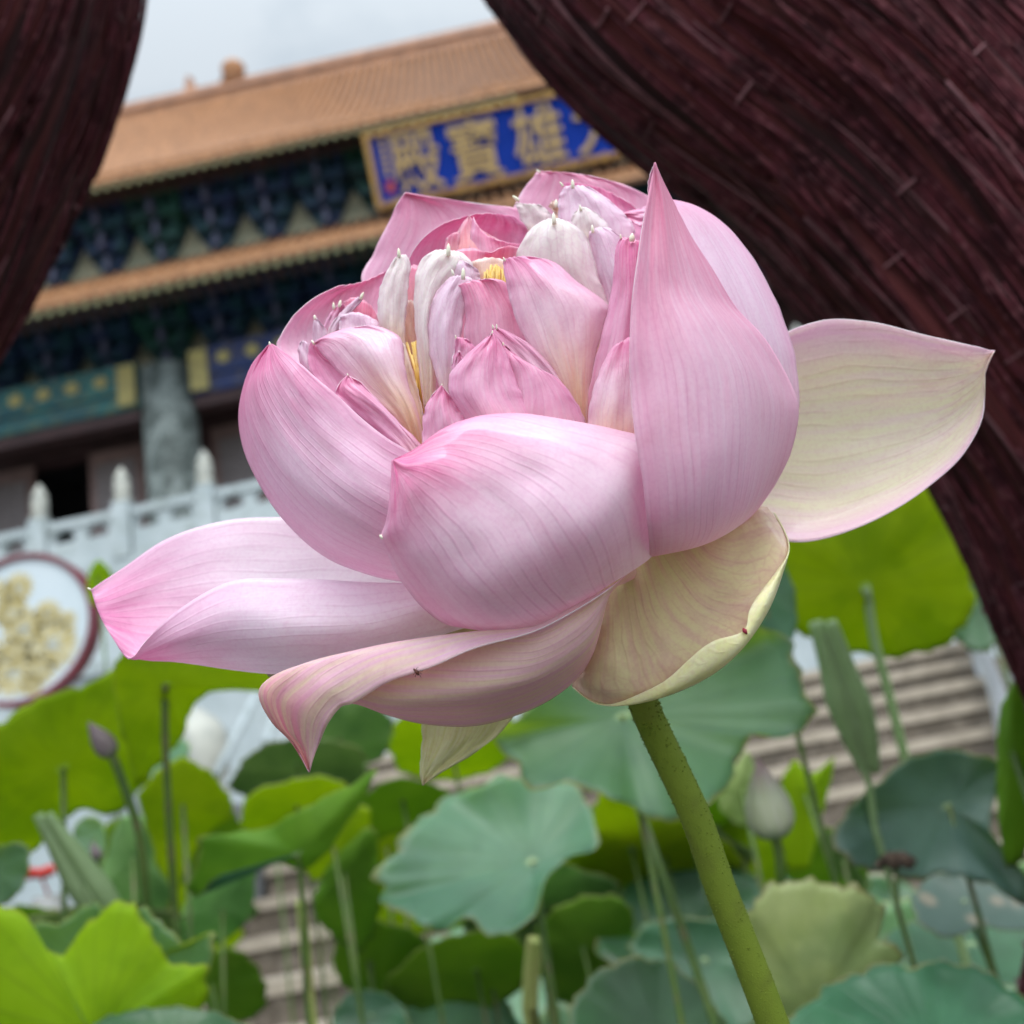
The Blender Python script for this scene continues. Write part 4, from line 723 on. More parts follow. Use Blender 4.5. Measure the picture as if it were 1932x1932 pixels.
# ---------------------------------------------------------------- the lotus flower
fb = F((1215, 1320, 20)); FL = thing('lotus_flower', (fb[0]+.12, fb[1], 0), 'large half-open pink lotus flower on a thick green stem in the middle', 'flower')
def sheet(rows, nu=44, nv=30, ru=0, rv=0):
    rows = [np.array(r_, float) for r_ in rows]; tv = np.linspace(0, 1, nv)
    G = np.array([catmull(r_ if np.ptp(r_[:, :2]) > 1e-6 else r_+np.arange(len(r_))[:, None]*1e-4, tv) for r_ in rows])
    seg = np.array([np.linalg.norm((G[i+1]-G[i]), axis=1).mean() for i in range(len(rows)-1)])**.7; kn = np.concatenate([[0], np.cumsum(seg)]); kn /= kn[-1]
    tu = np.linspace(0, 1, nu); out = np.zeros((nu, nv, 3))
    for j in range(nv): out[:, j] = hermite(kn, G[:, j], tu)
    return out
def petal(rows, mat, rim='rim', th=1.5, knob=None, nu=44, nv=30, dents=(), label=None, wob=3.0, u0=0.0, u1=1.0, extra=None, rough=None, flat=None):
    big = nu >= 60; flat = flat if flat is not None else (.85 if big else .45); rough = rough if rough is not None else (1.2 if big else .9)
    rows = [np.array(r_, float) for r_ in rows]
    for r_ in rows:
        k_ = np.linspace(0, 1, len(r_)); base_ = r_[0, 2]*(1-k_)+r_[-1, 2]*k_
        if len(r_) < 5: r_[:, 2] = base_+(r_[:, 2]-base_)*flat
    g_ = sheet(rows, nu, nv); S = rng.random(6)*6.28; uu = np.linspace(0, 1, nu)[:, None]; vv = np.linspace(0, 1, nv)[None, :]
    g_[..., 2] += wob*(np.sin(vv*9+uu*5+S[0])+.7*np.sin(vv*17-uu*7+S[1])+.5*np.sin(uu*13+vv*4+S[2])+.28*np.sin(vv*31+uu*11+S[3])+.22*np.sin(uu*29-vv*13+S[4])+.16*np.sin(vv*47-uu*23+S[5]))*rough
    ed = np.abs(2*vv-1)**4
    if not big:                         # crumpled margins
        g_[..., 2] += 2.6*ed*uu*(np.sin(uu*34+S[1])+.6*np.sin(uu*61+S[2])); g_[..., 0] += 1.1*ed*uu*(1-uu)*3*(np.sin(uu*41+S[3]+vv*3)+.5*np.sin(uu*77+S[4])); g_[..., 1] += .9*uu**6*(1-ed)*np.sin(vv*38+S[0])
    else: g_[..., 2] += 1.6*ed*(np.sin(uu*23+S[1])+.6*np.sin(uu*47+S[2]))
    for x, y, s_, d_ in dents: g_[..., 2] += d_*np.exp(-((g_[..., 0]-x)**2+(g_[..., 1]-y)**2)/(2*s_*s_))
    V = np.array([[F(p) for p in r_] for r_ in g_]); du = np.gradient(V, axis=0); dv = np.gradient(V, axis=1); nm = np.cross(du, dv); ln = np.linalg.norm(nm, axis=2); nm /= ln[..., None]+1e-15
    for i in np.where(ln.mean(1) < 1e-12)[0]: nm[i] = nm[i-1] if i else nm[1]
    t_ = th*PX; A = V+nm*t_/2; B = V-nm*t_/2; n = nu*nv; verts = np.vstack([A.reshape(-1, 3), B.reshape(-1, 3)])
    U = np.stack([np.broadcast_to(vv, (nu, nv)), u0+(u1-u0)*np.broadcast_to(uu, (nu, nv))], -1).reshape(-1, 2); uv = np.vstack([U, U]); fs = []; mi = []
    ix = lambda i, j: i*nv+j
    for i in range(nu-1):
        for j in range(nv-1):
            q = (ix(i, j), ix(i, j+1), ix(i+1, j+1), ix(i+1, j)); fs.append(q); mi.append(0); fs.append(tuple(x+n for x in q[::-1])); mi.append(0)
    bd = [ix(i, 0) for i in range(nu)]+[ix(nu-1, j) for j in range(1, nv)]+[ix(i, nv-1) for i in range(nu-2, -1, -1)]+[ix(0, j) for j in range(nv-2, 0, -1)]
    for a, b_ in zip(bd, bd[1:]+bd[:1]): fs.append((a, b_, b_+n, a+n)); mi.append(1)
    mats = [M[mat], M[rim], M['knob']]
    if knob:                            # small cream point at the petal's end
        for (x0, y0, x1, y1, w0, dz) in knob:
            p0, p1 = F((x0, y0, dz)), F((x1, y1, dz-3)); m = MB(); m.tube([p0, p0*.6+p1*.4, p0*.25+p1*.75, p1], np.array([w0*.9, w0, w0*.75, w0*.12])*PX, 8)
            k = len(verts); verts = np.vstack([verts, np.array(m.v)]); uv = np.vstack([uv, np.zeros((len(m.v), 2))]); fs += [tuple(a+k for a in f_) for f_ in m.f]; mi += [2]*len(m.f)
    o = mesh_obj('petal', verts, fs, mats, FL, True, mi, uv)
    if label: o['label'] = label
    return o
# back, seen from inside
petal([[(880, 800, 150), (930, 800, 200), (980, 780, 200)], [(770, 680, 180), (850, 660, 240), (950, 620, 240)], [(682, 533, 200), (800, 540, 270), (975, 500, 250)], [(703, 480, 225), (800, 470, 280), (995, 440, 250)],
       [(729, 428, 240), (810, 425, 285), (988, 398, 250)], [(749, 386, 250), (800, 385, 275), (900, 384, 262)], [(764, 364, 255), (764.5, 364.5, 255), (765, 364, 255)]], 'pinkin', th=2)
petal([[(1080, 720, 150), (1120, 720, 150), (1160, 720, 120)], [(960, 500, 260), (1080, 500, 290), (1230, 520, 200)], [(964, 405, 270), (1090, 410, 300), (1240, 450, 220)], [(984, 362, 280), (1090, 372, 305), (1238, 402, 230)],
       [(1003, 338, 284), (1080, 343, 298), (1234, 377, 240)], [(1012, 326, 285), (1080, 331, 290), (1180, 350, 262)], [(1018, 323, 285), (1050, 325, 285), (1110, 331, 280)]], 'pinkin', th=2, knob=[(1019, 326, 1012, 320, 2.5, 284)])
petal([[(1100, 600, 150), (1150, 600, 150), (1190, 600, 130)], [(1060, 430, 210), (1120, 430, 230), (1215, 450, 190)], [(1060, 370, 215), (1120, 378, 235), (1209, 404, 195)], [(1062, 344, 215), (1122, 351, 225), (1190, 384, 200)]], 'dark')
petal([[(1270, 390, 60), (1280, 430, 50), (1260, 480, 60)], [(1228, 388, 110), (1232, 412, 90), (1222, 436, 100)], [(1200, 395, 130), (1202, 409, 118), (1197, 422, 122)], [(1175, 402, 135), (1175, 404, 134), (1176, 406, 134)]], 'dark')
petal([[(850, 760, 80), (880, 770, 110), (930, 760, 90)], [(770, 600, 80), (860, 600, 180), (970, 560, 130)], [(762, 530, 60), (860, 500, 200), (1000, 500, 130)], [(773, 484, 50), (870, 440, 170), (998, 455, 120)],
       [(808, 440, 50), (885, 414, 85), (990, 424, 110)], [(838, 421, 56), (905, 403, 75), (968, 407, 100)]], 'dark', label='deep pink cupped petal at the back of the flower')
petal([[(870, 570, 40), (920, 570, 40), (960, 550, 40)], [(848, 500, 10), (900, 480, -5), (978, 480, 40)], [(857, 458, 30), (890, 445, 5), (945, 455, 40)], [(868, 428, 38), (887, 420, 28), (907, 433, 40)], [(885, 407, 45), (885, 407.5, 45), (886, 408, 45)]], 'salmon', nu=24, nv=16)
petal([[(880, 600, -20), (920, 610, -20), (960, 600, -20)], [(860, 530, -10), (900, 540, -35), (985, 530, 0)], [(852, 490, -8), (900, 497, -40), (940, 486, -30), (986, 484, -4)], [(850, 476, 0), (890, 468, -10), (925, 476, -32), (955, 464, -24), (988, 470, 0)]], 'salmon', nu=24, nv=20, u0=.3)
petal([[(880, 560, 10), (930, 560, 0), (985, 550, 10)], [(885, 490, 8), (930, 500, -18), (985, 490, 6)], [(888, 440, 20), (915, 462, -8), (950, 474, -10), (987, 476, 6)], [(893, 409, 34), (908, 434, 12), (932, 450, -2), (962, 458, 0), (986, 460, 10)]], 'pinkin', nu=24, nv=20)
petal([[(845, 540, 20), (858, 545, 15), (872, 540, 15)], [(838, 490, 20), (852, 485, 5), (866, 480, 12)], [(842, 450, 25), (855, 440, 14), (868, 436, 22)]], 'salmon', nu=18, nv=12)
petal([[(905, 600, -30), (930, 610, -35), (960, 600, -30)], [(893, 530, -40), (925, 540, -55), (966, 530, -40)], [(890, 494, -42), (920, 486, -52), (950, 490, -52), (966, 502, -44)]], 'peach', nu=16, nv=14)
petal([[(1240, 480, 100), (1250, 520, 90), (1200, 560, 80)], [(905, 412, 70), (900, 440, 60), (880, 470, 40)][::1], [(900, 410, 66), (893, 435, 56), (884, 455, 40)]], 'salmon', nu=8, nv=8) if False else None
# left outer petals
petal([[(720, 800, -20), (760, 780, 10), (800, 740, 10)], [(600, 730, -20), (680, 700, 50), (780, 660, 60)], [(523, 668, 0), (620, 640, 80), (770, 600, 90)], [(529, 634, 12), (620, 595, 90), (755, 560, 100)],
       [(553, 597, 22), (630, 570, 85), (748, 530, 100)], [(590, 564, 35), (650, 548, 75), (740, 508, 98)], [(640, 539, 50), (680, 533, 68), (722, 516, 92)]], 'pinkin', label='pink petal arching behind the left outer petal')
petal([[(900, 1150, -40), (930, 1090, -60), (950, 1030, -60)], [(800, 1105, -60), (830, 1000, -200), (860, 920, -170)], [(700, 1085, -90), (740, 975, -260), (776, 855, -215)], [(610, 1048, -100), (660, 920, -275), (726, 824, -225)], [(535, 980, -80), (595, 868, -240), (680, 787, -225)],
       [(484, 903, -45), (545, 818, -195), (640, 749, -215)], [(456, 832, -15), (508, 765, -150), (598, 714, -200)], [(452, 766, -5), (488, 720, -105), (562, 682, -170)], [(471, 697, -20), (493, 688, -70), (533, 662, -120)], [(493, 665, -40), (503, 662, -58), (519, 652, -80)], [(509, 649, -60), (509.5, 648.5, -60), (510, 649, -60)]],
      'outer', th=2.4, nu=60, nv=44, knob=[(510, 653, 508, 644, 2.2, -62)], label='large pink outer petal cupped on the left side')
# left cluster
petal([[(760, 850, -100), (775, 850, -105), (785, 840, -100)], [(640, 762, -100), (690, 770, -120), (745, 790, -110)], [(585, 700, -80), (640, 700, -100), (700, 740, -100)], [(582, 662, -72), (600, 668, -85), (640, 700, -90)], [(588, 642, -78), (589, 643, -78), (591, 645, -78)]], 'dark')
petal([[(580, 740, -60), (600, 745, -62), (620, 740, -60)], [(566, 685, -55), (576, 680, -65), (590, 690, -58)], [(563, 655, -50), (570, 650, -58), (584, 660, -52)], [(568, 644, -50), (573, 643, -52), (580, 647, -50)]], 'blush', nu=18, nv=10)
petal([[(640, 680, -30), (690, 690, -50), (740, 680, -30)], [(640, 615, -30), (690, 625, -60), (735, 630, -30)], [(642, 597, -28), (668, 589, -40), (702, 600, -42), (729, 622, -28)]], 'blush', nu=18, nv=16)
petal([[(590, 700, -20), (610, 700, -25), (630, 700, -20)], [(590, 640, -15), (605, 640, -22), (622, 640, -15)], [(591, 612, -15), (600, 608, -20), (612, 618, -15)], [(594, 600, -15), (595, 599, -15), (597, 601, -15)]], 'blush', nu=18, nv=10, knob=[(595, 603, 593, 594, 3, -16)])
petal([[(612, 650, 0), (622, 656, -5), (632, 652, 0)], [(625, 612, 0), (634, 616, -8), (642, 614, 0)], [(650, 583, 0), (657, 588, -8), (664, 589, 0)], [(676, 560, 0), (680, 563, -4), (684, 566, 0)]], 'blush', nu=18, nv=8, knob=[(680, 565, 686, 551, 3.2, -3)])
petal([[(600, 650, 20), (612, 650, 12), (622, 650, 20)], [(618, 600, 20), (628, 602, 10), (636, 606, 20)], [(640, 572, 20), (646, 574, 12), (652, 578, 20)]], 'dark', nu=18, nv=8, knob=[(640, 580, 643, 566, 3.5, 14), (630, 584, 629, 570, 3, 16)])
petal([[(660, 680, 30), (690, 690, 10), (715, 680, 30)], [(650, 600, 30), (685, 610, 0), (716, 620, 30)], [(648, 570, 30), (668, 561, 22), (696, 573, 20), (714, 598, 30)]], 'salmon', nu=18, nv=16, u0=.4)
petal([[(786, 860, -120), (793, 860, -125), (800, 855, -120)], [(742, 790, -130), (766, 775, -165), (791, 790, -125)], [(682, 740, -120), (728, 710, -180), (768, 716, -115)], [(640, 703, -110), (700, 665, -180), (761, 668, -105)], [(612, 672, -100), (670, 638, -155), (753, 635, -92)], [(598, 656, -95), (630, 630, -112), (692, 614, -88)], [(591, 648, -90), (592, 647, -90), (594, 646, -90)]],
      'inner', th=1.6, nu=44, nv=30, knob=[(594, 650, 587, 642, 2.5, -91)], label='pale pink drooping petal in the left of the flower')
petal([[(792, 855, -100), (798, 855, -102), (806, 850, -100)], [(776, 770, -104), (786, 760, -108), (797, 775, -100)], [(762, 700, -100), (768, 690, -106), (779, 700, -98)], [(757, 655, -92), (761, 648, -96), (768, 665, -90)]], 'peach', nu=30, nv=8)
petal([[(800, 920, -170), (820, 920, -175), (840, 920, -170)], [(758, 855, -175), (778, 845, -195), (799, 845, -170)], [(700, 803, -175), (724, 783, -200), (750, 795, -168)], [(650, 762, -172), (677, 745, -195), (704, 745, -165)], [(633, 740, -168), (653, 726, -180), (679, 720, -162)], [(641, 722, -164), (656, 715, -170), (668, 714, -161)], [(656, 709, -160), (656.5, 708.5, -160), (657, 709, -160)]], 'dark', knob=[(657, 712, 655, 704, 1.6, -161)], label='small deep pink petal on the left')
petal([[(797, 900, -190), (830, 900, -200), (890, 890, -190)], [(797, 826, -195), (835, 822, -235), (888, 800, -195)], [(801, 775, -195), (832, 768, -230), (866, 772, -195)], [(815, 746, -195), (832, 742, -215), (850, 748, -195)], [(833, 728, -198), (834, 727.5, -198), (835, 728, -198)]], 'dark', knob=[(834, 731, 834, 723, 1.6, -199)])
# white and blush petaloids of the heart
petal([[(745, 660, -50), (755, 665, -60), (766, 660, -50)], [(716, 612, -48), (740, 618, -85), (764, 612, -50)], [(713, 575, -48), (740, 575, -92), (768, 572, -50)], [(719, 538, -46), (744, 535, -85), (771, 532, -48)], [(735, 503, -44), (753, 500, -70), (774, 496, -45)], [(746, 486, -42), (754, 482, -55), (765, 480, -43)]], 'white', nu=30, nv=18, knob=[(753, 486, 752, 468, 3.6, -52)], label='upright cream white petaloid')
petal([[(800, 770, -70), (808, 775, -80), (820, 770, -72)], [(790, 690, -68), (806, 690, -105), (822, 690, -75)], [(784, 620, -64), (800, 620, -112), (820, 622, -75)], [(781, 560, -62), (805, 560, -112), (835, 560, -70)], [(786, 512, -60), (815, 515, -100), (868, 520, -60)], [(800, 485, -56), (838, 482, -85), (893, 500, -54)], [(822, 472, -52), (846, 472, -65), (872, 477, -50)]], 'white', nu=40, nv=22, knob=[(846, 483, 846, 459, 4.4, -72)], label='tallest cream white petaloid')
petal([[(840, 560, -62), (870, 565, -80), (900, 560, -62)], [(846, 520, -64), (872, 520, -82), (906, 524, -62)], [(850, 500, -64), (872, 498, -74), (900, 508, -62)], [(858, 494, -63), (870, 492, -66), (884, 498, -62)]], 'blush', nu=18, nv=14)
petal([[(838, 760, -90), (848, 765, -100), (858, 760, -92)], [(822, 705, -90), (842, 705, -130), (864, 690, -95)], [(808, 655, -88), (838, 652, -138), (868, 650, -92)], [(808, 600, -86), (840, 598, -135), (874, 600, -90)], [(818, 562, -84), (848, 558, -125), (884, 566, -86)], [(832, 540, -82), (860, 535, -110), (895, 536, -82)], [(850, 523, -80), (868, 520, -92), (888, 524, -80)]], 'blush', nu=36, nv=22, knob=[(874, 528, 874, 505, 4, -96), (856, 520, 852, 508, 2.5, -90)], label='blush petaloid with fine crumpled edge')
petal([[(1070, 800, -95), (1085, 810, -110), (1100, 800, -95)], [(900, 720, -98), (960, 720, -120), (1020, 720, -95)], [(876, 635, -98), (920, 630, -135), (1000, 640, -95)], [(879, 590, -96), (915, 580, -130), (985, 590, -95)], [(874, 562, -96), (905, 552, -120), (968, 560, -95)], [(867, 542, -95), (895, 533, -106), (949, 530, -95)], [(865, 538, -95), (890, 530, -98), (925, 526, -95)]], 'pinkin', nu=40, nv=26)
petal([[(1082, 850, -130), (1095, 855, -140), (1106, 850, -130)], [(1045, 740, -140), (1085, 720, -190), (1116, 706, -130)], [(1003, 665, -140), (1060, 640, -215), (1138, 616, -120)], [(970, 592, -140), (1035, 575, -215), (1147, 576, -112)], [(957, 542, -140), (1015, 528, -190), (1090, 533, -112)], [(950, 507, -140), (990, 497, -155), (1042, 493, -110)], [(950, 489, -140), (970, 485, -140), (1000, 484, -128)]], 'inner', th=1.8, nu=50, nv=34, knob=[(953, 493, 949, 485, 2, -141)], label='pale pink inner petal leaning over the heart')
petal([[(1095, 720, -20), (1120, 730, -40), (1150, 720, -30)], [(1000, 560, -20), (1060, 550, -90), (1150, 580, -40)], [(974, 490, -22), (1040, 480, -100), (1130, 525, -45)], [(984, 458, -24), (1040, 440, -90), (1118, 478, -45)], [(1004, 430, -28), (1044, 420, -72), (1103, 440, -44)], [(1022, 418, -32), (1046, 412, -52), (1078, 420, -42)]], 'white', nu=40, nv=28, knob=[(1046, 424, 1044, 401, 4.4, -62)], label='broad whitish petal above the heart')
petal([[(1150, 640, -35), (1175, 640, -50), (1200, 640, -35)], [(1144, 570, -35), (1170, 560, -75), (1205, 560, -35)], [(1120, 500, -32), (1150, 490, -70), (1195, 490, -32)], [(1110, 458, -30), (1135, 445, -58), (1178, 452, -30)], [(1112, 438, -30), (1126, 430, -40), (1150, 430, -30)]], 'blush', nu=30, nv=20, knob=[(1119, 440, 1117, 424, 3.2, -44)])
petal([[(1110, 820, -130), (1160, 830, -150), (1230, 820, -130)], [(1105, 782, -135), (1160, 780, -170), (1230, 780, -135)], [(1118, 700, -138), (1165, 700, -190), (1232, 700, -140)], [(1136, 630, -140), (1172, 630, -195), (1235, 620, -140)], [(1152, 560, -138), (1185, 550, -185), (1235, 540, -140)], [(1159, 505, -136), (1185, 490, -170), (1232, 480, -138)], [(1162, 468, -134), (1185, 458, -150), (1228, 465, -138)], [(1171, 448, -134), (1190, 450, -138), (1214, 457, -136)]], 'dark', nu=44, nv=24, knob=[(1192, 456, 1193, 440, 5, -146), (1172, 451, 1170, 442, 2, -136)], label='deep pink petal strip beside the tall spiked petal')
petal([[(1122, 900, -200), (1160, 900, -220), (1230, 900, -200)], [(1108, 830, -205), (1160, 830, -250), (1235, 820, -210)], [(1112, 770, -205), (1160, 765, -250), (1235, 760, -210)], [(1126, 715, -202), (1165, 705, -235), (1235, 700, -210)], [(1142, 678, -200), (1170, 668, -215), (1230, 660, -205)], [(1156, 655, -195), (1180, 640, -200), (1225, 620, -198)]], 'inner', nu=30, nv=20)
petal([[(1004, 445, 120), (1012, 450, 115), (1022, 452, 115)], [(988, 432, 118), (1010, 428, 100), (1040, 432, 108)], [(978, 400, 115), (1004, 402, 95), (1044, 410, 108)], [(972, 382, 114), (992, 384, 100), (1020, 386, 108)]], 'white', nu=22, nv=14, knob=[(980, 380, 967, 369, 3.6, 104)])
petal([[(1052, 430, 100), (1056, 410, 95), (1058, 380, 100)], [(1044, 400, 100), (1046, 390, 95), (1048, 380, 100)], [(1034, 390, 102), (1038, 384, 98), (1044, 377, 100)]], 'peach', nu=12, nv=10, knob=[(1050, 392, 1049, 376, 4, 94)])
petal([[(1090, 500, 40), (1120, 500, 30), (1180, 500, 40)], [(1056, 430, 45), (1110, 425, 5), (1197, 432, 45)], [(1053, 390, 48), (1100, 385, 8), (1180, 406, 48)], [(1056, 368, 50), (1090, 362, 22), (1150, 378, 50)], [(1066, 352, 50), (1084, 350, 36), (1112, 352, 50)]], 'blush', nu=36, nv=26, knob=[(1081, 356, 1080, 338, 3.6, 30), (1063, 352, 1056, 343, 2.4, 45)], label='pale crinkled petal below the top right petals')
petal([[(1085, 470, 0), (1110, 475, -10), (1140, 470, 0)], [(1076, 430, 0), (1105, 425, -30), (1150, 432, 0)], [(1082, 404, 2), (1100, 396, -20), (1128, 404, 2)], [(1092, 394, 2), (1098, 391, -6), (1108, 393, 2)]], 'white', nu=22, nv=16, knob=[(1096, 398, 1094, 386, 2.6, -8)])
# dark pink petals standing in front of the heart
petal([[(1085, 850, -150), (1110, 855, -155), (1130, 850, -150)], [(1000, 760, -155), (1060, 750, -180), (1105, 795, -155)], [(960, 690, -155), (1010, 690, -185), (1060, 718, -155)], [(935, 650, -155), (970, 648, -175), (1005, 655, -155)], [(926, 630, -155), (940, 625, -162), (966, 630, -155)], [(929, 618, -155), (932, 617, -156), (940, 618, -155)]], 'inner', u0=.3, nu=34, nv=24, knob=[(931, 621, 929, 612, 1.7, -157), (937, 622, 937, 611, 1.7, -157)])
petal([[(930, 880, -180), (1010, 890, -200), (1100, 870, -180)], [(930, 800, -185), (1010, 790, -235), (1102, 792, -185)], [(940, 730, -185), (1010, 730, -235), (1078, 745, -185)], [(944, 690, -185), (990, 690, -220), (1048, 712, -185)], [(946, 668, -184), (965, 668, -200), (992, 684, -184)], [(948, 649, -184), (950, 649, -184), (953, 651, -184)]], 'dark', nu=34, nv=24, knob=[(950, 653, 949, 645, 1.7, -185)])
petal([[(890, 880, -205), (940, 890, -240), (1000, 880, -205)], [(880, 795, -208), (930, 790, -270), (1010, 800, -208)], [(848, 740, -208), (910, 735, -270), (985, 745, -205)], [(850, 706, -206), (910, 698, -258), (972, 715, -200)], [(876, 674, -204), (915, 668, -245), (961, 680, -198)], [(905, 648, -202), (925, 645, -222), (946, 650, -198)], [(928, 629, -200), (929, 628.5, -200), (930, 629, -200)]], 'dark', nu=44, nv=34, th=1.8, knob=[(929, 632, 929, 623, 1.7, -201)], label='deep pink pointed petal in front of the heart')
petal([[(850, 740, -160), (870, 745, -165), (890, 740, -160)], [(852, 690, -160), (870, 680, -172), (900, 690, -160)], [(858, 655, -158), (872, 650, -168), (896, 656, -158)], [(860, 636, -158), (870, 637, -160), (882, 640, -158)]], 'dark', nu=20, nv=12, knob=[(861, 640, 859, 632, 1.5, -159)])
petal([[(848, 760, -180), (860, 765, -184), (872, 760, -180)], [(850, 712, -180), (862, 708, -190), (880, 712, -180)], [(858, 682, -179), (866, 678, -184), (874, 684, -179)], [(865, 663, -178), (866, 662, -178), (868, 664, -178)]], 'dark', nu=18, nv=10)
# inside wall of the cup behind everything
petal([[(900, 1000, -60), (1000, 1010, -60), (1100, 1000, -60)], [(700, 860, -40), (950, 880, 60), (1200, 860, -60)], [(680, 720, -20), (950, 740, 90), (1230, 700, -40)], [(720, 660, 0), (950, 640, 110), (1230, 600, 0)]], 'inner', nu=24, nv=24)
# stamens and yellow heart
m = MB(); rs = np.random.default_rng(11)
for k in range(34):
    x0, y0 = 800+rs.normal(0, 4), 770+rs.normal(0, 8); x1, y1 = rs.uniform(766, 800), rs.uniform(640, 735); m.tube([F((x0, y0, -40)), F(((x0+x1)/2-3, (y0+y1)/2, -48+rs.normal(0, 6))), F((x1, y1, -50+rs.normal(0, 8)))], np.array([1.3, 1.6, 2.8])*PX, 6)
for k in range(22):
    x0 = rs.uniform(900, 960); m.tube([F((x0, 600, -30)), F((x0+rs.normal(0, 3), 545, -48)), F((x0+rs.normal(0, 5), rs.uniform(498, 522), -58))], np.array([1.5, 1.8, 2.6])*PX, 6)
m.build('stamens', M['stamen'], FL, True)
petal([[(765, 700, -25), (775, 700, -30), (786, 700, -25)], [(760, 620, -25), (772, 620, -42), (786, 620, -25)], [(762, 570, -22), (774, 566, -36), (786, 572, -22)]], 'peach', nu=18, nv=10)
petal([[(752, 720, 0), (775, 720, -10), (810, 720, 0)], [(750, 560, 5), (778, 560, -10), (806, 560, 5)], [(768, 505, 20), (782, 500, 10), (800, 505, 20)]], 'salmon', nu=18, nv=10)
# right: back half and tall spiked petal
petal([[(1350, 920, -60), (1420, 900, -50), (1490, 860, 20)], [(1350, 780, -150), (1430, 775, -120), (1507, 765, 0)], [(1330, 680, -200), (1415, 665, -160), (1499, 672, 0)], [(1290, 580, -200), (1375, 560, -165), (1468, 578, 10)], [(1260, 500, -190), (1335, 480, -150), (1425, 495, 20)],
       [(1240, 440, -180), (1300, 420, -140), (1372, 428, 40)], [(1235, 400, -160), (1275, 388, -120), (1318, 391, 55)], [(1222, 385, -110), (1240, 378, -90), (1264, 377, 65)]], 'outer', th=2, nu=50, nv=36, u1=.8)
petal([[(1190, 960, 60), (1250, 960, 80), (1310, 930, 100)], [(1222, 1048, -120), (1320, 1028, -80), (1398, 985, 20)], [(1225, 1030, -250), (1338, 1000, -250), (1448, 935, 10)], [(1220, 980, -315), (1340, 950, -325), (1475, 890, -10)], [(1212, 905, -345), (1345, 870, -355), (1494, 845, -30)], [(1198, 820, -352), (1345, 785, -355), (1506, 778, -40)], [(1190, 730, -345), (1335, 695, -345), (1493, 728, -55)],
       [(1188, 650, -340), (1305, 618, -330), (1443, 640, -120)], [(1192, 570, -330), (1270, 548, -312), (1388, 580, -168)], [(1202, 495, -320), (1258, 478, -300), (1345, 510, -196)], [(1213, 420, -300), (1250, 408, -285), (1304, 446, -214)], [(1224, 365, -285), (1243, 352, -276), (1272, 384, -230)], [(1231, 330, -275), (1239, 324, -272), (1249, 340, -252)], [(1235, 307, -270), (1235.5, 306.5, -270), (1236, 307, -269)]],
      'spike', th=2.4, nu=80, nv=50, label='tall pointed pink petal on the right of the flower')
petal([[(1232, 420, -240), (1240, 420, -236), (1248, 420, -236)], [(1222, 372, -250), (1232, 370, -245), (1242, 372, -245)], [(1225, 335, -258), (1231, 332, -256), (1238, 335, -256)], [(1234, 309, -264), (1234.5, 308.5, -264), (1235, 309, -264)]], 'inner', nu=16, nv=8)
# lower front cupped petal
petal([[(900, 1130, -110), (980, 1135, -90), (1070, 1105, -80), (1140, 1060, -70), (1220, 1000, -60), (1290, 930, -20)], [(868, 1180, -240), (970, 1190, -232), (1068, 1153, -222), (1142, 1106, -210), (1230, 1046, -185), (1300, 950, -100)], [(795, 1143, -252), (900, 1112, -365), (1010, 1062, -385), (1110, 995, -380), (1240, 840, -262), (1250, 856, -205)],
       [(752, 1087, -272), (850, 1050, -372), (965, 985, -398), (1070, 910, -375), (1160, 812, -266), (1168, 828, -212)], [(732, 1046, -290), (810, 1000, -370), (905, 932, -392), (990, 862, -362), (1058, 792, -284), (1064, 808, -230)], [(719, 1016, -312), (775, 965, -362), (850, 902, -382), (918, 842, -352), (972, 781, -288), (979, 796, -236)],
       [(728, 988, -322), (765, 940, -360), (815, 885, -368), (860, 836, -345), (900, 787, -300), (906, 801, -252)], [(735, 950, -328), (757, 915, -350), (785, 880, -350), (810, 850, -335), (834, 811, -312), (839, 824, -276)], [(738, 912, -326), (750, 896, -335), (762, 880, -335), (772, 866, -328), (783, 848, -320), (786, 857, -300)], [(740, 869, -318), (741, 868.5, -318), (742, 868, -318), (743, 867.5, -317), (744, 867, -316), (745, 867, -314)]],
      'front', th=2.4, nu=76, nv=60, dents=[(1010, 900, 26, 13), (950, 930, 60, 9), (1060, 860, 40, -7)], knob=[(723, 1016, 716, 1009, 3, -316)], label='broad pink petal cupped at the front with its tip to the left')
# lower left long folded petal
petal([[(980, 1100, 60), (980, 1130, 20), (980, 1160, -10), (980, 1140, -60), (980, 1110, -60)], [(820, 1000, 130), (830, 1100, 50), (850, 1192, -60), (850, 1140, -130), (860, 1102, -100)], [(690, 985, 160), (690, 1110, 70), (700, 1248, -60), (700, 1180, -160), (700, 1099, -120)], [(536, 976, 170), (530, 1110, 90), (540, 1271, -50), (540, 1190, -170), (540, 1092, -130)],
       [(423, 983, 160), (420, 1100, 90), (430, 1262, -30), (430, 1190, -140), (430, 1099, -120)], [(311, 1019, 140), (315, 1120, 90), (330, 1248, -20), (338, 1208, -100), (325, 1160, -100)], [(232, 1072, 110), (240, 1140, 70), (270, 1244, -10), (276, 1233, -44), (272, 1213, -74)], [(186, 1102, 75), (205, 1160, 35), (247, 1243, -10), (250, 1242, -20), (253, 1238, -32)], [(172, 1112, 65), (190, 1165, 30), (241, 1243, -8), (242, 1243, -9), (243, 1243, -10)]],
      'lower', th=2, nu=66, nv=64, knob=[(172, 1113, 165, 1109, 2.4, 64)], label='long pale pink petal stretching to the far left, folded lengthwise')
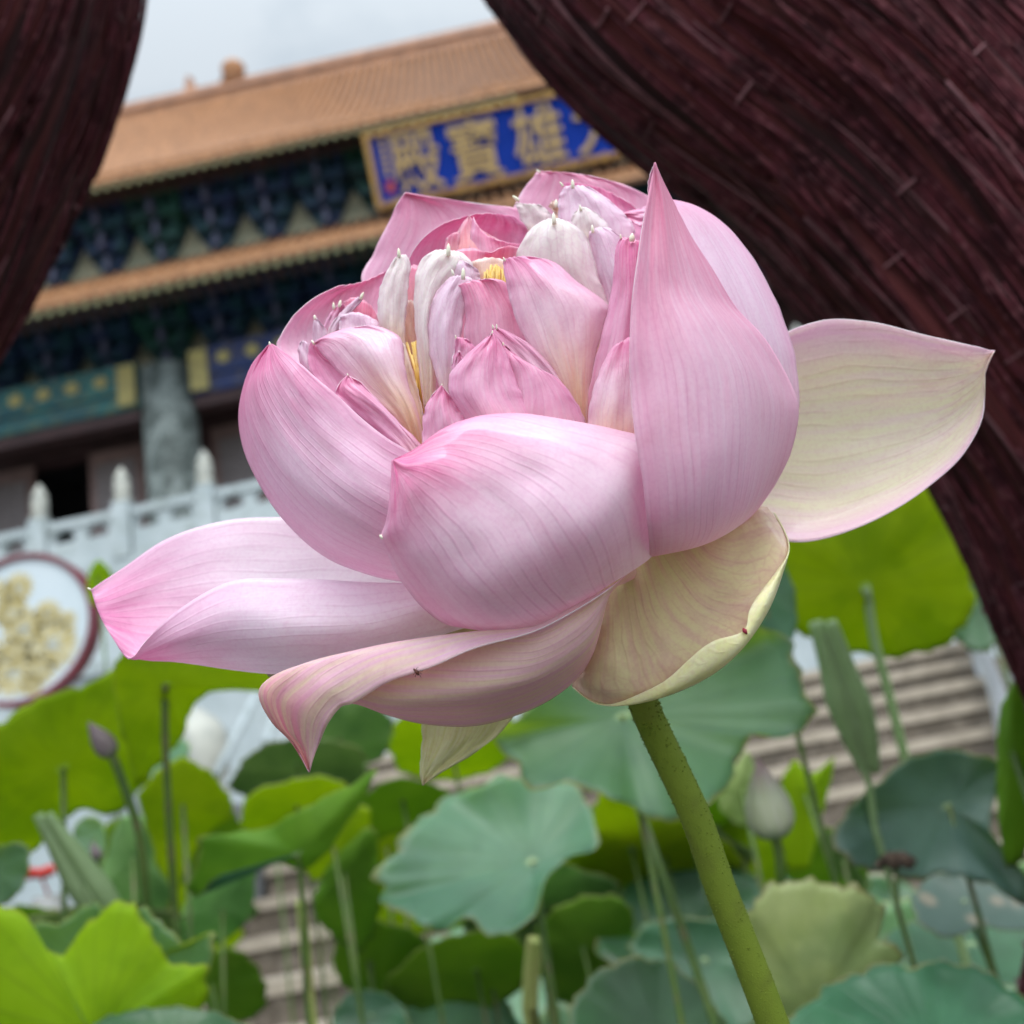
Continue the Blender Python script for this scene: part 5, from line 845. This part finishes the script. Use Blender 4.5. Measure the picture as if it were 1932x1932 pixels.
petal([[(1040, 1110, 10), (1050, 1160, 0), (1060, 1200, 0)], [(880, 1120, 0), (900, 1190, -30), (920, 1240, 0)], [(740, 1150, 0), (750, 1210, -20), (770, 1270, 0)], [(600, 1230, 10), (610, 1270, 0), (640, 1300, 10)], [(497, 1263, 20), (500, 1268, 18), (530, 1300, 18)]], 'sepal', nu=40, nv=16)
# sepal hanging below
petal([[(900, 1300, 40), (1000, 1300, 40), (1060, 1300, 40)], [(801, 1350, 35), (880, 1350, 5), (985, 1330, 35)], [(796, 1400, 32), (850, 1400, 8), (945, 1382, 32)], [(793, 1440, 30), (825, 1436, 15), (890, 1424, 30)], [(793, 1462, 29), (806, 1462, 24), (830, 1459, 29)], [(797, 1481, 28), (798, 1481, 28), (799, 1480, 28)]], 'sepal', th=2, nu=36, nv=26, label='olive green sepal petal hanging under the flower')
# lower right beige petal with yellow rolled rim
petal([[(1110, 1060, 20), (1135, 1050, 10), (1160, 1035, 10), (1185, 1020, 10), (1210, 1005, 10), (1235, 990, 15), (1260, 970, 20), (1285, 950, 30), (1310, 930, 40)], [(1115, 1180, -50), (1150, 1215, -110), (1200, 1225, -130), (1255, 1205, -140), (1300, 1170, -130), (1330, 1140, -110), (1355, 1095, -80), (1375, 1040, -40), (1370, 970, 20)],
       [(1092, 1265, -50), (1130, 1295, -115), (1220, 1298, -160), (1320, 1245, -180), (1368, 1205, -175), (1408, 1155, -150), (1445, 1085, -100), (1460, 1015, -50), (1415, 955, 25)], [(1079, 1294, -40), (1133, 1327, -95), (1241, 1318, -150), (1345, 1272, -185), (1402, 1222, -190), (1448, 1155, -160), (1476, 1084, -105), (1488, 1030, -60), (1447, 957, 25)]],
      'olive', rim='rimyellow', th=2, nu=50, nv=70, u1=.9, label='beige underside of the lower right petal')
petal([[(1079, 1294, -40), (1133, 1327, -95), (1241, 1318, -150), (1345, 1272, -185), (1402, 1222, -190), (1448, 1155, -160), (1476, 1084, -105), (1488, 1030, -60), (1460, 967, 15)],
       [(1082, 1298, -48), (1135, 1330, -104), (1241, 1312, -190), (1340, 1252, -222), (1402, 1212, -220), (1440, 1142, -196), (1472, 1076, -130), (1489, 1034, -75), (1462, 970, 5)],
       [(1081, 1296, -46), (1135, 1328, -102), (1243, 1291, -192), (1346, 1209, -224), (1404, 1189, -218), (1414, 1150, -204), (1462, 1082, -132), (1487, 1038, -74), (1461, 970, 6)]], 'rimyellow', rim='rimyellow', th=1.6, nu=16, nv=80, wob=.6, label='pale yellow rolled rim of the lower right petal')
m = MB(); m.tube([F((1402, 1186, -221)), F((1405, 1190, -225)), F((1409, 1196, -223))], np.array([1.5, 4.2, 1.5])*PX, 8)
M['redtip'] = pmat('petal_red_tip', (.35, .03, .06), (.25, .02, .04), 300, .6); m.build('petal_tip', M['redtip'], FL, True)
# right outer petal
petal([[(1300, 900, 160), (1300, 940, 160), (1300, 970, 160), (1310, 1000, 150)], [(1440, 660, 140), (1440, 800, 215), (1440, 930, 200), (1440, 1015, 130)], [(1541, 607, 120), (1565, 790, 225), (1550, 950, 190), (1530, 1021, 110)], [(1640, 607, 110), (1675, 770, 200), (1660, 920, 170), (1640, 986, 100)], [(1741, 631, 100), (1770, 750, 165), (1765, 860, 145), (1745, 923, 90)], [(1816, 648, 90), (1830, 720, 130), (1830, 790, 120), (1822, 850, 85)],
       [(1848, 655, 86), (1855, 700, 100), (1857, 740, 98), (1855, 780, 85)], [(1866, 660, 82), (1861, 685, 86), (1858, 700, 86), (1857, 712, 84)], [(1878, 662, 80), (1877, 662.5, 80), (1876, 663, 80), (1875, 664, 80)]], 'right', th=2, nu=60, nv=44, label='cream and pink petal spreading to the right')
# long curling lower petal
petal([[(1190, 1100, -40), (1200, 1080, -60), (1195, 1070, -80), (1190, 1075, -90)], [(1148, 1125, -80), (1155, 1112, -185), (1158, 1103, -200), (1155, 1107, -215)], [(1112, 1248, -80), (1108, 1190, -250), (1085, 1144, -245), (1085, 1152, -262)], [(1037, 1320, -80), (1020, 1250, -290), (1010, 1183, -275), (1006, 1192, -298)], [(908, 1367, -90), (910, 1290, -300), (900, 1192, -275), (895, 1223, -325)], [(798, 1365, -100), (800, 1310, -280), (800, 1204, -265), (812, 1259, -325)],
       [(723, 1346, -110), (720, 1320, -245), (700, 1221, -245), (732, 1287, -300)], [(667, 1327, -140), (650, 1310, -222), (612, 1241, -226), (670, 1325, -268)], [(575, 1325, -190), (560, 1295, -205), (536, 1266, -218), (641, 1336, -255)], [(540, 1345, -192), (515, 1325, -202), (489, 1303, -212), (618, 1367, -245)], [(545, 1385, -195), (532, 1372, -203), (513, 1362, -208), (602, 1405, -225)], [(565, 1420, -198), (560, 1415, -201), (553, 1402, -204), (592, 1430, -212)], [(583, 1457, -200), (583.3, 1457, -200), (583.6, 1457, -200), (584, 1457, -200)]],
      'striped', th=2, nu=90, nv=60, label='long curling lower petal with its pointed tip hanging down left')
# stem
sp = catmull([F((1198, 1240, 20)), F((1213, 1323, 20)), F((1240, 1387, 20)), F((1275, 1460, 20)), F((1310, 1535, 18)), F((1361, 1680, 15)), F((1408, 1800, 12)), F((1458, 1932, 8)), F((1500, 2060, 5)), F((1560, 2300, 0))], np.linspace(0, 1, 60))
low = to_water(sp[-1], (.08, .02))[1:]
m = MB(); m.tube(list(sp)+low, np.concatenate([np.linspace(29, 31.5, 60), np.full(len(low), 32)])*PX, 24); rs = np.random.default_rng(3)
for k in range(700):                    # tiny prickles
    i = rs.integers(3, 52); a = rs.random()*6.28; T_ = sp[i+1]-sp[i]; T_ /= np.linalg.norm(T_); e1 = np.cross(T_, FW); e1 /= np.linalg.norm(e1); e2 = np.cross(T_, e1); d_ = cos(a)*e1+sin(a)*e2; p0 = sp[i]+(sp[i+1]-sp[i])*rs.random()+d_*29.5*PX
    m.tube([p0, p0+d_*1.6*PX, p0+d_*(2+rs.random()*1.6)*PX], np.array([1.7, 1.2, .15])*PX, 5)
m.build('stem', M['stem'], FL, True)
m = MB(); c0, c1 = F((1198, 1255, 20)), F((1165, 1130, 30)); m.tube([c0, c0*.6+c1*.4, c1], np.array([30, 48, 62])*PX, 24); m.build('receptacle', M['sepal'], FL, True)
# tiny insect on the curling petal
ip = F((787, 1268, -318)); ins = thing('insect', ip, 'tiny dark brown insect on the underside of the long curling petal', 'insect')
M['insect'] = pmat('insect_brown', (.10, .025, .012), (.04, .012, .01), 900, .4); m = MB()
m.tube([F((783, 1264, -322)), F((785, 1266, -324)), F((788, 1270, -324)), F((790, 1274, -323))], np.array([1.4, 3.0, 3.4, .8])*PX, 10); m.tube([F((780, 1262, -322)), F((782, 1264, -323)), F((784, 1265, -322))], np.array([.8, 1.9, .8])*PX, 8); m.build('body', M['insect'], ins, True)
for a, b_ in (((787, 1268), (797, 1266)), ((788, 1270), (796, 1272)), ((789, 1272), (794, 1278)), ((785, 1268), (780, 1273)), ((786, 1270), (783, 1277)), ((784, 1264), (789, 1259))):
    m = MB(); m.tube([F((*a, -322)), F(((a[0]+b_[0])/2+.5, (a[1]+b_[1])/2-1.5, -325)), F((*b_, -320))], .45*PX, 5); m.build('leg', M['insect'], ins, True)
